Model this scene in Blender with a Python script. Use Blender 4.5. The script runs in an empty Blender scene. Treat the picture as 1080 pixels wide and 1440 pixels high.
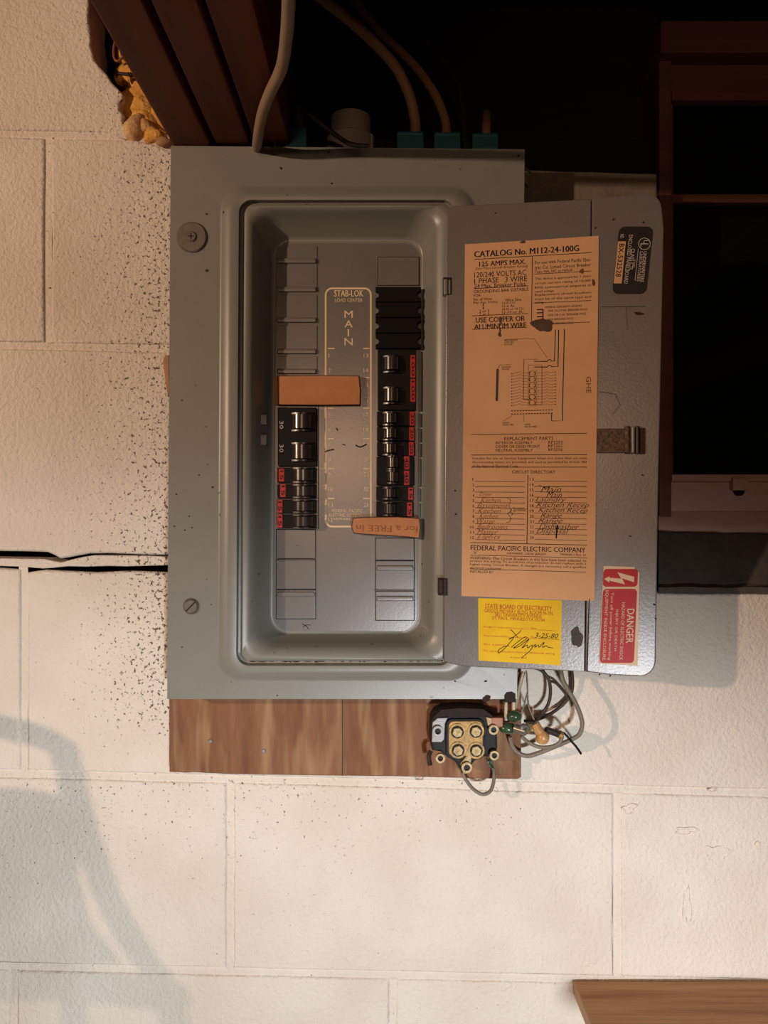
import bpy, bmesh, math, random
from mathutils import Vector, Matrix
random.seed(7)
S = bpy.context.scene
COL = S.collection
# ------------------------------------------------------------------ camera
CZ = 1.60; D = 0.757; F = 1081.0                 # camera height, distance to the wall face, focal length in pixels of 1080
def P(px, py, y=0.0):
    s = (D + y) / F
    return Vector(((px - 540.0) * s, y, CZ + (720.0 - py) * s))
cd = bpy.data.cameras.new('camera'); cam = bpy.data.objects.new('camera', cd); COL.objects.link(cam)
cam.location = (0, -D, CZ); cam.rotation_euler = (math.pi / 2, 0, 0)
cd.sensor_fit = 'HORIZONTAL'; cd.sensor_width = 36.0; cd.lens = 36.0 * F / 1080.0
cd.clip_start = 0.02; cd.clip_end = 50
S.camera = cam
# ------------------------------------------------------------------ light
vs = S.view_settings
vs.view_transform = 'Standard'; vs.look = 'None'; vs.exposure = 0.0; vs.gamma = 1.0; vs.use_curve_mapping = False
W = bpy.data.worlds.new('world'); S.world = W; W.use_nodes = True
W.node_tree.nodes['Background'].inputs[0].default_value = (0.0, 0.0, 0.0, 1)
W.node_tree.nodes['Background'].inputs[1].default_value = 0.0
def lamp(name, kind, loc, power, col, radius, target=None, angle=None, blend=None):
    l = bpy.data.lights.new(name, kind); l.energy = power; l.color = col; l.shadow_soft_size = radius
    o = bpy.data.objects.new(name, l); o.location = loc; COL.objects.link(o)
    if target is not None:
        o.rotation_euler = (Vector(target) - Vector(loc)).to_track_quat('-Z', 'Y').to_euler()
    if angle: l.spot_size = math.radians(angle); l.spot_blend = blend
    return o
# warm bulb hanging to the left, just under the joists
lamp('warm_bulb', 'SPOT', (-1.55, -1.45, CZ + 0.345), 98, (1.0, 0.68, 0.475), 0.022, (0.0, 0.0, CZ + 0.22), 56, 1.0)
# neutral reflector lamp low in front of the wall
lamp('reflector_lamp', 'SPOT', (0.22, -1.30, CZ - 0.44), 62, (0.94, 0.965, 1.0), 0.05, (-0.16, 0, CZ - 1.40), 118, 0.45)
# warm bulb farther back in the room
lamp('back_bulb', 'POINT', (-0.20, -2.9, CZ + 0.25), 22, (1.0, 0.60, 0.38), 0.06)

# ------------------------------------------------------------------ materials
def N(nt, t, x=0, y=0, **kw):
    n = nt.nodes.new(t); n.location = (x, y)
    for k, v in kw.items(): setattr(n, k, v)
    return n
def rgb(h):
    h = h.lstrip('#'); c = [int(h[i:i + 2], 16) / 255 for i in (0, 2, 4)]
    return tuple(v / 12.92 if v <= 0.04045 else ((v + 0.055) / 1.055) ** 2.4 for v in c) + (1.0,)
MATS = {}
def mat(name, col, rough=0.5, metal=0.0, var=0.0, scale=60, bump=0.0, bscale=300, stretch=(1, 1, 1), col2=None, specks=None, speck_amt=0.62, speck_scale=180, speck_w=0.03, coat=0.0, spec=0.5, bdist=0.001, trans=0.0):
    if isinstance(col, str): col = rgb(col)
    if isinstance(col2, str): col2 = rgb(col2)
    m = bpy.data.materials.new(name); m.use_nodes = True
    nt = m.node_tree; b = nt.nodes['Principled BSDF']; L = nt.links
    b.inputs['Roughness'].default_value = rough; b.inputs['Metallic'].default_value = metal
    b.inputs['Specular IOR Level'].default_value = spec
    if coat: b.inputs['Coat Weight'].default_value = coat
    if trans: b.inputs['Transmission Weight'].default_value = trans
    geo = N(nt, 'ShaderNodeNewGeometry', -1200, 0)
    mp = N(nt, 'ShaderNodeMapping', -1000, 0); mp.inputs['Scale'].default_value = stretch
    L.new(geo.outputs['Position'], mp.inputs['Vector'])
    last = None
    if var or col2:
        n = N(nt, 'ShaderNodeTexNoise', -800, 200); n.inputs['Scale'].default_value = scale; n.inputs['Detail'].default_value = 6
        n.inputs['Roughness'].default_value = 0.65
        L.new(mp.outputs[0], n.inputs['Vector'])
        r = N(nt, 'ShaderNodeValToRGB', -600, 200)
        r.color_ramp.elements[0].position = 0.32; r.color_ramp.elements[1].position = 0.68
        a = col2 if col2 else tuple(c * (1 - var) for c in col[:3]) + (1,)
        r.color_ramp.elements[0].color = a; r.color_ramp.elements[1].color = col
        L.new(n.outputs['Fac'], r.inputs['Fac']); last = r.outputs['Color']
    if specks:
        s = N(nt, 'ShaderNodeTexNoise', -800, -100); s.inputs['Scale'].default_value = speck_scale; s.inputs['Detail'].default_value = 2
        L.new(mp.outputs[0] if speck_w > .1 else geo.outputs['Position'], s.inputs['Vector'])
        rr = N(nt, 'ShaderNodeValToRGB', -600, -100)
        rr.color_ramp.elements[0].position = speck_amt; rr.color_ramp.elements[1].position = speck_amt + speck_w
        rr.color_ramp.elements[0].color = (0, 0, 0, 1); rr.color_ramp.elements[1].color = (1, 1, 1, 1)
        L.new(s.outputs['Fac'], rr.inputs['Fac'])
        mx = N(nt, 'ShaderNodeMixRGB', -300, 100)
        if last: L.new(last, mx.inputs['Color1'])
        else: mx.inputs['Color1'].default_value = col
        mx.inputs['Color2'].default_value = rgb(specks); L.new(rr.outputs['Color'], mx.inputs['Fac']); last = mx.outputs['Color']
    if last: L.new(last, b.inputs['Base Color'])
    else: b.inputs['Base Color'].default_value = col
    if bump:
        n2 = N(nt, 'ShaderNodeTexNoise', -800, -400); n2.inputs['Scale'].default_value = bscale; n2.inputs['Detail'].default_value = 4
        L.new(mp.outputs[0], n2.inputs['Vector'])
        bp = N(nt, 'ShaderNodeBump', -300, -300); bp.inputs['Strength'].default_value = bump; bp.inputs['Distance'].default_value = bdist
        L.new(n2.outputs['Fac'], bp.inputs['Height']); L.new(bp.outputs['Normal'], b.inputs['Normal'])
    MATS[name] = m
    return m

def wall_paint():
    m = bpy.data.materials.new('painted_block'); m.use_nodes = True; nt = m.node_tree; L = nt.links
    b = nt.nodes['Principled BSDF']; b.inputs['Roughness'].default_value = 0.62; b.inputs['Specular IOR Level'].default_value = 0.3
    geo = N(nt, 'ShaderNodeNewGeometry', -1600, 0); pos = geo.outputs['Position']
    sep = N(nt, 'ShaderNodeSeparateXYZ', -1400, -300); L.new(pos, sep.inputs[0])
    def noise(sc, det, rough=0.5):
        n = N(nt, 'ShaderNodeTexNoise', -1200, 0); n.inputs['Scale'].default_value = sc; n.inputs['Detail'].default_value = det
        n.inputs['Roughness'].default_value = rough; L.new(pos, n.inputs['Vector']); return n.outputs['Fac']
    def math_(op, a, c, clamp=False):
        n = N(nt, 'ShaderNodeMath', -900, 0); n.operation = op; n.use_clamp = clamp
        for i, v in enumerate((a, c)):
            if isinstance(v, (int, float)): n.inputs[i].default_value = v
            else: L.new(v, n.inputs[i])
        return n.outputs[0]
    def mrange(v, a, c, d, e):
        n = N(nt, 'ShaderNodeMapRange', -900, 0); L.new(v, n.inputs[0])
        for i, q in enumerate((a, c, d, e)): n.inputs[i + 1].default_value = q
        return n.outputs[0]
    base = N(nt, 'ShaderNodeValToRGB', -500, 300)
    base.color_ramp.elements[0].position = 0.3; base.color_ramp.elements[1].position = 0.7
    base.color_ramp.elements[0].color = (0.66, 0.59, 0.50, 1); base.color_ramp.elements[1].color = (0.76, 0.71, 0.625, 1)
    L.new(noise(9, 4), base.inputs['Fac'])
    # pits left in the paint: thickest in a band beside the panel, thinner elsewhere
    x = sep.outputs['X']; z = sep.outputs['Z']
    band = math_('MULTIPLY', mrange(x, -0.36, -0.215, 0.0, 1.0), mrange(x, 0.10, -0.20, 0.0, 1.0))
    band = math_('MULTIPLY', band, mrange(z, CZ - 0.26, CZ - 0.20, 0.0, 1.0))
    under = math_('MULTIPLY', mrange(z, CZ - 0.44, CZ - 0.27, 0.0, 0.5), mrange(z, CZ - 0.25, CZ - 0.27, 0.0, 1.0))
    under = math_('MULTIPLY', under, mrange(x, 0.24, 0.10, 0.0, 1.0))
    dens = math_('ADD', math_('MAXIMUM', band, under), math_('MULTIPLY', noise(5, 2), 0.55))
    v = N(nt, 'ShaderNodeTexNoise', -1200, -500); v.inputs['Scale'].default_value = 300; v.inputs['Detail'].default_value = 3
    v.inputs['Roughness'].default_value = 0.6; L.new(pos, v.inputs['Vector'])
    thr = mrange(dens, 0.10, 1.3, 0.755, 0.565)
    pit = math_('MULTIPLY', math_('SUBTRACT', v.outputs['Fac'], thr), 22.0, True)
    mx = N(nt, 'ShaderNodeMixRGB', -200, 200); L.new(pit, mx.inputs['Fac']); L.new(base.outputs['Color'], mx.inputs['Color1'])
    mx.inputs['Color2'].default_value = (0.13, 0.085, 0.055, 1); L.new(mx.outputs['Color'], b.inputs['Base Color'])
    h = math_('ADD', math_('MULTIPLY', noise(230, 4, 0.6), 1.3), math_('MULTIPLY', noise(34, 3), 1.0))
    h = math_('SUBTRACT', h, math_('MULTIPLY', pit, 0.7))
    bp = N(nt, 'ShaderNodeBump', -200, -200); bp.inputs['Strength'].default_value = 0.7; bp.inputs['Distance'].default_value = 0.0026
    L.new(h, bp.inputs['Height']); L.new(bp.outputs['Normal'], b.inputs['Normal'])
    MATS['painted_block'] = m; return m
wall_paint()
mat('mortar', (0.62, 0.56, 0.48, 1), 0.7, var=0.15, scale=20, bump=0.5, bscale=150, spec=0.3)
mat('crack_shade', (0.012, 0.010, 0.009, 1), 0.9, spec=0.1)
mat('raw_block', (0.22, 0.185, 0.14, 1), 0.85, var=0.35, scale=60, bump=0.6, bscale=220, spec=0.2)
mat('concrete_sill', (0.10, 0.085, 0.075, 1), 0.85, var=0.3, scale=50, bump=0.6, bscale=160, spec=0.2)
mat('enamel', (0.212, 0.216, 0.188, 1), 0.38, var=0.07, scale=30, bump=0.12, bscale=420, specks='#1a120c', speck_amt=0.735, speck_scale=150, spec=0.6, bdist=0.0004)
mat('enamel_plate', (0.165, 0.160, 0.150, 1), 0.27, var=0.08, scale=30, bump=0.10, bscale=420, specks='#1a140f', speck_amt=0.75, speck_scale=170, spec=0.9, bdist=0.0004)
mat('enamel_door', (0.160, 0.146, 0.134, 1), 0.30, var=0.06, scale=25, bump=0.24, bscale=480, specks='#15100c', speck_amt=0.76, speck_scale=120, spec=0.8, bdist=0.0004)
mat('rust', '#3a2114', 0.85, var=0.5, scale=120)
mat('dark_slot', (0.01, 0.009, 0.008, 1), 0.7)
mat('plywood', '#8a6246', 0.7, scale=50, stretch=(1, 1, 0.16), col2='#67402a', bump=0.3, bscale=160, spec=0.25, specks='#a0815d', speck_amt=0.50, speck_scale=75, speck_w=0.28)
mat('plywood_edge', '#7a5233', 0.7, var=0.4, scale=160, stretch=(0.1, 1, 1))
mat('joist_wood', '#6c331a', 0.65, scale=42, stretch=(1, 0.06, 1), col2='#52260f', bump=0.2, bscale=120, spec=0.3)
mat('dark_wood', '#22100b', 0.8, scale=30, stretch=(0.08, 1, 1), col2='#140806', bump=0.2, bscale=120, spec=0.25)
mat('frame_wood', '#764c3f', 0.6, scale=30, stretch=(0.08, 1, 1), col2='#5c382c', spec=0.3)
mat('sash_wood', '#c4a89c', 0.6, scale=30, stretch=(0.08, 1, 1), col2='#b39488', spec=0.3)
mat('shelf_wood', '#cc9a66', 0.5, scale=75, stretch=(0.05, 1, 1), col2='#966438', bump=0.2, bscale=200, spec=0.35, specks='#d8c7a8', speck_amt=0.745, speck_scale=150)
mat('shelf_end', '#b98f66', 0.6, var=0.15, scale=60)
mat('black_plastic', (0.009, 0.008, 0.008, 1), 0.5, spec=0.16)
mat('black_gloss', (0.012, 0.010, 0.010, 1), 0.28, spec=0.45)
mat('toggle', (0.03, 0.025, 0.022, 1), 0.22, spec=0.7)
mat('matte_black', (0.009, 0.007, 0.006, 1), 0.7, spec=0.12)
mat('red_sticker', '#b3261d', 0.5)
mat('ink', (0.012, 0.010, 0.012, 1), 0.7, spec=0.2)
mat('ink_faint', '#6f4a2e', 0.8, spec=0.2)
mat('pencil', '#4a3a30', 0.8, spec=0.2)
mat('pen', '#1a1716', 0.7, spec=0.2)
mat('cream_ink', '#ecd6ae', 0.6)
mat('white_ink', '#c9c2b6', 0.6)
mat('kraft_label', '#dcae82', 0.75, scale=14, col2='#d4a377', spec=0.25)
mat('stain', '#5a4433', 0.8, var=0.35, scale=220)
mat('yellow_label', '#f2ca10', 0.6, scale=30, col2='#e2b80e', spec=0.3)
mat('orange_ink', '#c0601a', 0.7)
mat('danger_red', '#b02428', 0.45, bump=0.3, bscale=600, bdist=0.0005, spec=0.25)
mat('sticker_cream', '#d9bf9c', 0.5)
mat('black_label', '#16100d', 0.5)
mat('label_strip', '#d3a67d', 0.6)
mat('cardboard', '#c88f65', 0.85, scale=50, stretch=(1, 1, 1), col2='#bb8158', spec=0.15, specks='#4a2a18', speck_amt=0.74, speck_scale=200)
mat('cardboard_edge', '#5a3a24', 0.9, var=0.3, scale=300)
mat('cardboard_ink', '#9a6440', 0.85)
mat('zinc', '#8c867a', 0.35, metal=0.55, var=0.3, scale=300)
mat('worn_steel', '#6a5b4c', 0.4, metal=0.7, scale=380, col2='#2c211a')
mat('rusty_steel', '#42291e', 0.6, metal=0.3, scale=300, col2='#22140e')
mat('silver', '#8d8b88', 0.5, metal=0.4, var=0.35, scale=200)
mat('brass', '#a8843f', 0.5, metal=0.3, scale=260, col2='#6b5026')
mat('brass_bolt', '#a8946a', 0.5, metal=0.35, scale=260, col2='#6e5b3a')
mat('copper', '#8a5638', 0.5, metal=0.2)
mat('black_block', '#17171a', 0.62, scale=120, col2='#232427', spec=0.25)
mat('shade_and_cap_brown', '#241410', 0.8, var=0.4, scale=120)
mat('teal_plastic', '#1b7080', 0.45, spec=0.5)
mat('cable_white', '#8b745c', 0.55, var=0.15, scale=90)
mat('cable_beige', '#a87f58', 0.6, var=0.15, scale=90)
mat('cable_dark', '#2e221b', 0.6)
mat('wire_grey', '#7d7465', 0.55, var=0.25, scale=160)
mat('wire_and_shadow_brown', '#3a2b22', 0.6)
mat('green_plastic', '#3a5238', 0.25, var=0.5, scale=120, coat=0.3)
mat('amber_plastic', '#a9794a', 0.3, scale=160, col2='#c59a62', coat=0.3)
mat('clear_tube', '#b9a78c', 0.3, var=0.2, scale=120)
mat('pvc', '#aaa298', 0.55, var=0.15, scale=60)
mat('foam', '#e8b85c', 0.8, scale=70, col2='#b07a3a', bump=0.9, bscale=130, bdist=0.005, spec=0.2)
mat('foam_pale', '#dcbb8c', 0.8, scale=80, col2='#b88a56', bump=0.8, bscale=160, bdist=0.003, spec=0.2)
mat('glass', (0.006, 0.006, 0.006, 1), 0.06, spec=0.25)
mat('night', (0.004, 0.004, 0.004, 1), 0.9, spec=0.0)
mat('room_wall', (0.10, 0.075, 0.055, 1), 0.8, var=0.1, scale=10)
mat('floor_concrete', (0.30, 0.27, 0.24, 1), 0.8, var=0.25, scale=12, bump=0.3, bscale=60)
mat('chair_grey', '#7b746a', 0.5)
mat('grey_residue', '#4a433e', 0.7, var=0.4, scale=250)
mat('paint_drip', '#cbb795', 0.6)
mat('bulb_glass', '#e8dcc0', 0.3)

# ------------------------------------------------------------------ mesh builder
class MB:
    def __init__(self): self.v = []; self.f = []; self.m = []; self.mats = []
    def mi(self, m):
        if m not in self.mats: self.mats.append(m)
        return self.mats.index(m)
    def add(self, vs, fs, m):
        o = len(self.v); k = self.mi(m); self.v.extend(Vector(q) for q in vs)
        for f in fs: self.f.append(tuple(i + o for i in f)); self.m.append(k)
    def bm(self, b, m):
        b.verts.index_update()
        self.add([v.co.copy() for v in b.verts], [[v.index for v in f.verts] for f in b.faces], m); b.free()
    def box(self, a, c, m, bevel=0.0, seg=2):
        a = Vector(a); c = Vector(c); lo = Vector(map(min, a, c)); hi = Vector(map(max, a, c))
        b = bmesh.new(); bmesh.ops.create_cube(b, size=1)
        for v in b.verts: v.co = Vector([lo[i] + (v.co[i] + 0.5) * (hi[i] - lo[i]) for i in range(3)])
        if bevel: bmesh.ops.bevel(b, geom=b.edges[:], offset=bevel, segments=seg, profile=0.5, affect='EDGES')
        self.bm(b, m)
    def prism(self, pts, ext, m, bevel=0.0, side=None):
        """pts: outline in 3D (front); extruded by ext; front edge softened by bevel along inset"""
        n = len(pts); pts = [Vector(p) for p in pts]; ext = Vector(ext)
        if bevel:
            c = sum(pts, Vector()) / n; e = ext.normalized()
            front = inset(pts, bevel, e); mid = [p + e * bevel * 0.3 for p in inset(pts, bevel * 0.3, e)]; full = [p + e * bevel for p in pts]
            rings = [front, mid, full, [p + ext for p in pts]]
        else: rings = [pts, [p + ext for p in pts]]
        vs = [q for r in rings for q in r]; fs = [list(range(n))]
        self.add(vs, [list(range(n)), [i + (len(rings) - 1) * n for i in reversed(range(n))]], m)
        o = len(self.v) - len(vs); k = self.mi(side or m)
        for j in range(len(rings) - 1):
            for i in range(n):
                self.f.append((o + j * n + i, o + j * n + (i + 1) % n, o + (j + 1) * n + (i + 1) % n, o + (j + 1) * n + i)); self.m.append(k)
    def loft(self, rings, m, cap0=False, cap1=False):
        n = len(rings[0]); vs = [q for r in rings for q in r]; fs = []
        for j in range(len(rings) - 1):
            for i in range(n): fs.append((j * n + i, j * n + (i + 1) % n, (j + 1) * n + (i + 1) % n, (j + 1) * n + i))
        if cap0: fs.append(tuple(range(n)))
        if cap1: fs.append(tuple(reversed(range((len(rings) - 1) * n, len(rings) * n))))
        self.add(vs, fs, m)
    def cyl(self, c, axis, r, h, m, n=24, r2=None, rot=0.0, bevel=0.0):
        c = Vector(c); a = Vector(axis).normalized(); u = a.orthogonal().normalized(); w = a.cross(u)
        r2 = r if r2 is None else r2
        def ring(rr, t): return [c + a * t + (u * math.cos(rot + 2 * math.pi * i / n) + w * math.sin(rot + 2 * math.pi * i / n)) * rr for i in range(n)]
        rs = [ring(r, 0)]
        if bevel: rs += [ring(r2, h - bevel), ring(r2 - bevel, h)]
        else: rs += [ring(r2, h)]
        self.loft(rs, m, True, True)
    def annulus(self, c, axis, r0, r1, h, m, n=24, n0=None):
        c = Vector(c); a = Vector(axis).normalized(); u = a.orthogonal().normalized(); w = a.cross(u)
        def ring(rr, t): return [c + a * t + (u * math.cos(2 * math.pi * i / n) + w * math.sin(2 * math.pi * i / n)) * rr for i in range(n)]
        self.loft([ring(r0, 0), ring(r0, h), ring(r1, h), ring(r1, 0), ring(r0, 0)], m)
    def tube(self, pts, r, m, n=10, sub=6, flat=1.0, r_end=None):
        pts = smooth(pts, sub); rings = []; prev = None; N_ = len(pts)
        for i, p in enumerate(pts):
            t = (pts[min(i + 1, N_ - 1)] - pts[max(i - 1, 0)]).normalized()
            if prev is None: u = t.orthogonal().normalized()
            else: u = (prev - t * prev.dot(t)).normalized()
            prev = u; w = t.cross(u); rr = r if r_end is None else r + (r_end - r) * i / (N_ - 1)
            rings.append([p + (u * math.cos(2 * math.pi * k / n) + w * math.sin(2 * math.pi * k / n) * flat) * rr for k in range(n)])
        self.loft(rings, m, True, True)
    def blob(self, c, rad, m, seed=0, amp=0.15, seg=(20, 12), basis=None):
        rnd = random.Random(seed); b = bmesh.new(); bmesh.ops.create_uvsphere(b, u_segments=seg[0], v_segments=seg[1], radius=1)
        ph = [(Vector((rnd.gauss(0, 1), rnd.gauss(0, 1), rnd.gauss(0, 1))).normalized(), rnd.uniform(2, 5), rnd.uniform(0, 6)) for _ in range(7)]
        for v in b.verts:
            k = 1 + amp * sum(math.sin(d.dot(v.co) * f + q) for d, f, q in ph) / 2.5
            q = Vector((v.co.x * rad[0], v.co.y * rad[1], v.co.z * rad[2])) * k
            v.co = (basis @ q if basis else q) + Vector(c)
        self.bm(b, m)
    def build(self, name, parent=None, label=None, cat=None, group=None, kind=None, angle=35, origin=None):
        me = bpy.data.meshes.new(name)
        lo = Vector([min(v[i] for v in self.v) for i in range(3)]); hi = Vector([max(v[i] for v in self.v) for i in range(3)])
        o3 = Vector(origin) if origin is not None else (lo + hi) / 2
        me.from_pydata([v - o3 for v in self.v], [], self.f)
        for k in self.mats: me.materials.append(MATS[k])
        me.polygons.foreach_set('material_index', self.m)
        b = bmesh.new(); b.from_mesh(me); bmesh.ops.recalc_face_normals(b, faces=b.faces[:]); b.to_mesh(me); b.free()
        me.update(); me.shade_smooth(); me.set_sharp_from_angle(angle=math.radians(angle))
        o = bpy.data.objects.new(name, me); COL.objects.link(o)
        wn = o.modifiers.new('weighted', 'WEIGHTED_NORMAL'); wn.keep_sharp = True; wn.weight = 90
        o.location = o3
        if parent is not None:
            o.parent = parent; o.location = o3 - world_loc(parent)
        return tag(o, label, cat, group, kind)
def world_loc(o):
    v = Vector(o.location)
    while o.parent: o = o.parent; v += Vector(o.location)
    return v
def tag(o, label=None, cat=None, group=None, kind=None):
    if label: o['label'] = label
    if cat: o['category'] = cat
    if group: o['group'] = group
    if kind: o['kind'] = kind
    return o
def thing(name, loc, label=None, cat=None, group=None, kind=None):
    o = bpy.data.objects.new(name, None); o.location = loc; COL.objects.link(o); o.empty_display_size = 0.02
    return tag(o, label, cat, group, kind)
def inset(pts, d, e):
    n = len(pts); out = []
    c = sum(pts, Vector()) / n
    area = Vector()
    for i in range(n): area += (pts[i] - c).cross(pts[(i + 1) % n] - c)
    s = 1 if area.dot(e) > 0 else -1
    for i in range(n):
        a, p, q = pts[i - 1], pts[i], pts[(i + 1) % n]
        t0 = (p - a).normalized(); t1 = (q - p).normalized()
        n0 = e.cross(t0) * s; n1 = e.cross(t1) * s
        bis = n0 + n1
        if bis.length < 1e-6: bis = n0
        bis.normalize(); k = max(0.45, bis.dot(n0))
        out.append(p + bis * d / k)
    return out
def smooth(pts, sub=6):
    pts = [Vector(p) for p in pts]
    if len(pts) < 3 or sub < 2: return pts
    out = []
    for i in range(len(pts) - 1):
        p0 = pts[max(i - 1, 0)]; p1 = pts[i]; p2 = pts[i + 1]; p3 = pts[min(i + 2, len(pts) - 1)]
        for k in range(sub):
            t = k / sub
            out.append(0.5 * ((2 * p1) + (p2 - p0) * t + (2 * p0 - 5 * p1 + 4 * p2 - p3) * t * t + (3 * p1 - p0 - 3 * p2 + p3) * t ** 3))
    out.append(pts[-1]); return out
def rrect(L, T, R, B, r, n=6):
    """rounded rectangle in picture units, clockwise from top left"""
    out = []
    for cx, cy, a0 in ((L + r, T + r, 180), (R - r, T + r, 270), (R - r, B - r, 0), (L + r, B - r, 90)):
        for k in range(n + 1):
            a = math.radians(a0 + 90 * k / n); out.append((cx + r * math.cos(a), cy + r * math.sin(a)))
    return out

# ---- flat print: text and lines laid on a surface map (picture units -> point)
_txt = {}
def text_geo(body, bold=0.0, shear=0.0, spacing=1.0):
    key = (body, bold, shear, spacing)
    if key in _txt: return _txt[key]
    c = bpy.data.curves.new('t', 'FONT'); c.body = body; c.size = 1; c.resolution_u = 2; c.offset = bold; c.shear = shear; c.space_character = spacing
    o = bpy.data.objects.new('t', c); COL.objects.link(o)
    dg = bpy.context.evaluated_depsgraph_get(); me = o.evaluated_get(dg).to_mesh()
    vs = [(v.co.x, v.co.y) for v in me.vertices]; fs = [tuple(p.vertices) for p in me.polygons]
    o.evaluated_get(dg).to_mesh_clear(); bpy.data.objects.remove(o); bpy.data.curves.remove(c)
    _txt[key] = (vs, fs); return vs, fs
class Flat(MB):
    def __init__(self, fn): super().__init__(); self.fn = fn; self.k = 0
    def text(self, body, x0, y0, x1, y1, m, rot=0, slope=0.0, bold=0.0, shear=0.0, lift=1, spacing=1.0):
        vs, fs = text_geo(body, min(bold, 0.0), shear, spacing)
        if not vs: return
        ax = min(v[0] for v in vs); bx = max(v[0] for v in vs); ay = min(v[1] for v in vs); by = max(v[1] for v in vs)
        out = []
        for (u, w) in vs:
            u = (u - ax) / max(bx - ax, 1e-6); w = (w - ay) / max(by - ay, 1e-6)
            if rot == 0: px, py = x0 + u * (x1 - x0), y1 - w * (y1 - y0)
            elif rot == 90: px, py = x0 + w * (x1 - x0), y0 + u * (y1 - y0)       # reads downwards
            elif rot == -90: px, py = x1 - w * (x1 - x0), y1 - u * (y1 - y0)      # reads upwards
            else: px, py = x1 - u * (x1 - x0), y0 + w * (y1 - y0)
            if rot in (0, 180): py += slope * (px - x0)
            else: px += slope * (py - y0)
            out.append(self.fn(px, py, lift))
        self.add(out, fs, m)
        if bold > 0:
            size = (y1 - y0) if rot in (0, 180) else (x1 - x0)
            d = bold * abs(size) * 1.1; dx, dy = (d, 0) if rot in (0, 180) else (0, d)
            for k in (-1, 1): self.text(body, x0 + k * dx, y0 + k * dy, x1 + k * dx, y1 + k * dy, m, rot, slope, 0.0, shear, lift + .14 * (k + 2), spacing)
    def line(self, pts, w, m, lift=1, closed=False):
        pts = [Vector((p[0], p[1])) for p in pts]; n = len(pts); A = []; B = []
        for i, p in enumerate(pts):
            if closed: a, c = pts[i - 1], pts[(i + 1) % n]
            else: a, c = pts[max(i - 1, 0)], pts[min(i + 1, n - 1)]
            t = (c - a)
            if t.length < 1e-9: t = Vector((1, 0))
            t.normalize(); nn = Vector((-t.y, t.x)) * w / 2
            A.append(self.fn(p.x + nn.x, p.y + nn.y, lift)); B.append(self.fn(p.x - nn.x, p.y - nn.y, lift))
        fs = [(i, (i + 1) % n, n + (i + 1) % n, n + i) for i in range(n if closed else n - 1)]
        self.add(A + B, fs, m)
    def poly(self, pts, m, lift=0):
        self.add([self.fn(x, y, lift) for x, y in pts], [tuple(range(len(pts)))], m)
    def slab(self, pts, m, lift=0, base=-1):
        n = len(pts)
        self.add([self.fn(x, y, lift) for x, y in pts] + [self.fn(x, y, base) for x, y in pts],
                 [tuple(range(n))] + [(i, (i + 1) % n, n + (i + 1) % n, n + i) for i in range(n)], m)
    def scrawl(self, pts, w, m, lift=1, sub=6):
        p3 = smooth([Vector((x, y, 0)) for x, y in pts], sub); self.line([(p.x, p.y) for p in p3], w, m, lift)
def splat(cx, cy, rx, ry, seed, n=22, amp=0.25):
    r = random.Random(seed); out = []
    ph = [r.uniform(0, 6) for _ in range(4)]
    for i in range(n):
        a = 2 * math.pi * i / n; k = 1 + amp * (math.sin(2 * a + ph[0]) * .5 + math.sin(3 * a + ph[1]) * .4 + math.sin(5 * a + ph[2]) * .4 + r.uniform(-.3, .3))
        out.append((cx + rx * k * math.cos(a), cy + ry * k * math.sin(a)))
    return out

# ================================================================== THE SETTING
PY = lambda y: (lambda px, py, l: P(px, py, y - 0.00018 * l))
# --- back wall: concrete blocks on a mortar backing
wall = thing('wall_back', (0, 0, 0), 'painted concrete block wall with tan mortar joints behind the grey panel', None, None, 'structure')
def jy(k, x):       # the horizontal mortar joints, picture units, at picture x
    y0 = {-1: -105, 0: 187, 1: 485, 2: 787, 3: 1088, 4: 1360}
    s = {-1: .025, 0: .022, 1: .020, 2: .022, 3: .026, 4: .022}
    if k <= 4: return y0[k] + s[k] * x
    return 1360 + 288 * (k - 4) + .022 * x
def jag(a, b, n, amp, rnd):
    out = []
    for i in range(n):
        t = i / n; out.append((a[0] + (b[0] - a[0]) * t + (rnd.uniform(-amp, amp) if i else 0), a[1] + (b[1] - a[1]) * t + (rnd.uniform(-amp, amp) if i else 0)))
    return out
nb = [0]
def block(poly, m='painted_block', bevel=0.0030, depth=0.006, name='block', jit=0.8):
    rnd = random.Random(nb[0] * 13 + 5); nb[0] += 1
    pts = []
    for i in range(len(poly)):
        a, b = poly[i], poly[(i + 1) % len(poly)]
        L = math.hypot(b[0] - a[0], b[1] - a[1]); n = max(1, min(10, int(L / 45)))
        pts += jag(a, b, n, jit, rnd)
    mb = MB(); y0 = rnd.uniform(-0.0006, 0.0006)
    mb.prism([P(x, y, y0) for x, y in pts], (0, depth - y0, 0), m, bevel)
    return mb.build(name, wall, angle=60)
g = 5.0
def quad_block(k, xa, xb, **kw):
    """block of the course between joint k-1 and joint k"""
    block([(xa + g, jy(k - 1, xa) + g), (xb - g, jy(k - 1, xb) + g), (xb - g, jy(k, xb) - g), (xa + g, jy(k, xa) - g)], **kw)
# course 0 (top left): broken away along its right side
block([(-300, jy(-1, -300) + g), (-60, jy(-1, -60) + g), (40, -100), (95, -60), (125, 0), (124, 25), (128, 55), (127, 62), (132, 82), (140, 93), (150, 104), (157, 115), (166, 124), (173, 132), (172, 139), (167, 145), (168, 154), (173, 160), (172, 168), (176, 180), (183, 190), (176, 196), (150, 186), (-300, jy(0, -300) - g)], depth=0.045, jit=1.3)
block([(-300 - g, jy(-1, -300) + g), (-300 - g, jy(0, -300) - g), (-860, jy(0, -860) - g), (-860, jy(-1, -860) + g)])
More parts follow.
